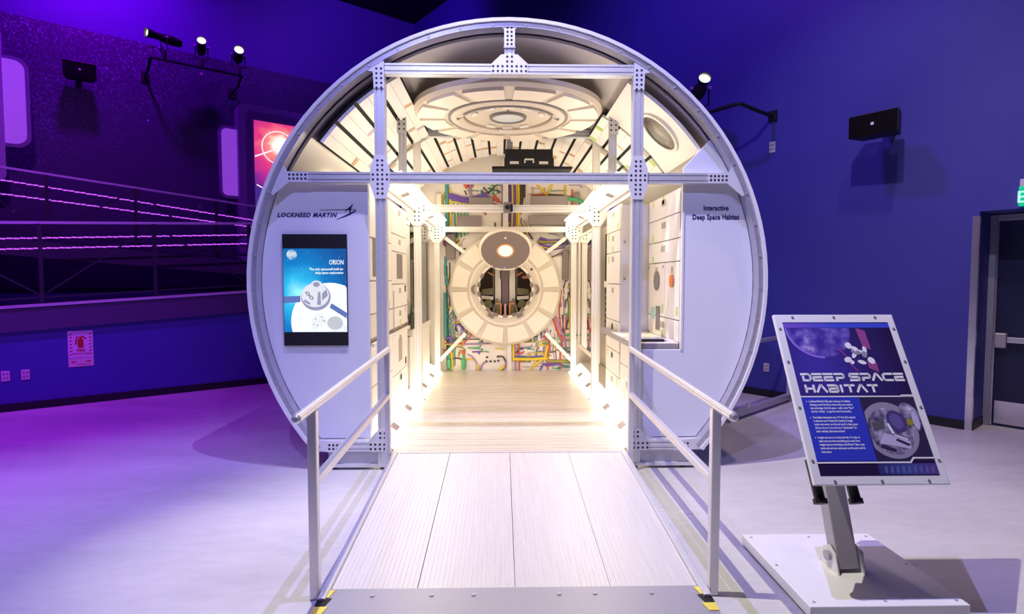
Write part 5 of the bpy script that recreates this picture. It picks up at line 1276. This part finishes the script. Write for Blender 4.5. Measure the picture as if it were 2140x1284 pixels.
MB().box(0.57, 0.595, -0.82, -0.70, -0.17, -0.03).build('wall_plate', M_BLACK, pa)

# ---- wall plates, signs
M_PLASTIC = mat('outlet_plastic', (0.72, 0.66, 0.72), 0.4)
def outlet(lbl, loc, rz, w=0.075, h=0.115):
    t = thing('wall_outlet', lbl, 'outlet', loc, rz, group='wall outlets')
    MB().box(-w / 2, w / 2, -0.008, 0.0, 0, h).build('cover_plate', M_PLASTIC, t, bevel=0.003)
    for k in (-1, 1):
        for q in (0.3, 0.7):
            MB().box(k * 0.017 - 0.009, k * 0.017 + 0.009, -0.0095, -0.008, h * q - 0.014, h * q + 0.014).build('socket', M_TAUPE, t)
outlet('dim wall outlet at the far left edge below the walkway', H(-0.595, TL - 0.001, 0.39), AL, 0.085, 0.13)
outlet('brighter wall outlet just left of the fire sign', H(-0.405, TL - 0.001, 0.39), AL, 0.085, 0.13)
outlet('pink wall outlet high on the right wall beside the spotlight arm', H(SR - 0.001, 3.94, 3.44), AL - PI / 2, 0.085, 0.15)
outlet('pink wall outlet low on the right wall beside the sign stand', H(SR - 0.001, 3.955, 0.36), AL - PI / 2, 0.08, 0.12)
fs = hthing('fire_sign', 'white sign with a red fire extinguisher above the left outlets', 'sign', 0.165, TL - 0.001, 0.505)
M_SGW = mat('sign_white', (0.80, 0.68, 0.86), 0.4); M_RED = mat('sign_red', (0.50, 0.01, 0.02), 0.45); M_SGC = mat('sign_cream', (0.78, 0.66, 0.66), 0.4)
MB().box(-0.135, 0.135, -0.006, 0, 0.115, 0.48).build('sign_plate', M_SGW, fs)
MB().box(-0.135, 0.135, -0.006, 0, 0.0, 0.11).build('arrow_plate', M_SGC, fs)
def SG(mb, pts): mb.prism(pts, FXZ(-0.0068), -0.0004, 0.0004); return mb
ext = MB()
SG(ext, [(-0.03, 0.25), (0.03, 0.25), (0.032, 0.35), (0.02, 0.375), (-0.02, 0.375), (-0.032, 0.35)])
SG(ext, [(-0.012, 0.375), (0.012, 0.375), (0.012, 0.40), (-0.012, 0.40)])
SG(ext, [(0.0, 0.405), (0.03, 0.41), (0.065, 0.375), (0.055, 0.36), (0.028, 0.385), (0.0, 0.385)])
SG(ext, [(-0.01, 0.40), (-0.045, 0.405), (-0.062, 0.30), (-0.042, 0.295), (-0.035, 0.385), (-0.01, 0.39)])
ext.build('extinguisher_pictogram', M_RED, fs)
hz = MB()
for k in range(7):
    z = 0.15 + k * 0.045
    for s in (-1, 1):
        SG(hz, [(s * 0.105 - 0.016, z), (s * 0.105 - 0.016, z + 0.014), (s * 0.105 + 0.016, z + 0.032), (s * 0.105 + 0.016, z + 0.018)])
for k in range(5):
    x = -0.07 + k * 0.035
    for z in (0.455, 0.128): SG(hz, [(x - 0.006, z), (x + 0.002, z), (x + 0.012, z + 0.014), (x + 0.004, z + 0.014)])
hz.build('hazard_border', M_RED, fs, kind='stuff')
text('sign_lettering', 'FIRE', 0.05, M_RED, fs, (0, -0.0072, 0.20), TXR, align='CENTER', offset=0.0015)
text('sign_lettering', 'EXTINGUISHER', 0.026, M_RED, fs, (0, -0.0072, 0.165), TXR, align='CENTER', offset=0.0006)
ar = MB()
SG(ar, [(-0.11, 0.065), (-0.08, 0.08), (-0.08, 0.07), (-0.045, 0.07), (-0.045, 0.06), (-0.08, 0.06), (-0.08, 0.05)])
SG(ar, [(0.11, 0.068), (0.08, 0.082), (0.08, 0.073), (0.045, 0.073), (0.045, 0.063), (0.08, 0.063), (0.08, 0.053)])
SG(ar, [(-0.05, 0.025), (0.10, 0.025), (0.10, 0.032), (-0.05, 0.032)])
ar.build('arrows', M_RED, fs)
ex = thing('exit_sign', 'green lit exit sign above the alcove door at right', 'exit sign', H(SR - 0.02, 1.15, 2.43), AL - PI / 2)
MB().box(-0.16, 0.16, -0.05, 0.02, 0.0, 0.20).build('sign_body', mat('exit_green', (0.02, 0.2, 0.1), 0.3, emit=(0.0, 0.55, 0.28), estr=0.9), ex, bevel=0.006)
MB().box(-0.155, 0.155, -0.045, 0.02, 0.20, 0.275).build('sign_cap', M_PLASTIC, ex, bevel=0.006)
text('sign_lettering', 'EXIT', 0.17, em('exit_letter_green', (0.35, 1.0, 0.6), 1.5), ex, (0, -0.052, 0.035), TXR, align='CENTER', offset=0.002)

# ---- low barrier rail between habitat and right wall
br = thing('barrier_rail', 'grey barrier rail running from the habitat to the right wall', 'barrier', (2.70, 6.48, 0), AL + R_(3.5))
MB().box(-0.10, 1.72, -0.035, 0.035, 0.04, 0.11).build('bottom_rail', M_ALU_D, br, bevel=0.006)
MB().box(-0.10, 1.72, -0.02, 0.02, 0.88, 0.93).build('top_rail', M_ALU_D, br, bevel=0.006)
for x in (-0.05, 1.66):
    MB().box(x - 0.03, x + 0.03, -0.03, 0.03, 0.0, 0.90).build('rail_post', M_ALU_D, br, bevel=0.005)
MB().cyl((0.45, 0.0, 0.11), (0.45, 0.0, 0.16), 0.02, 8).build('rail_bolt', M_ALU, br)
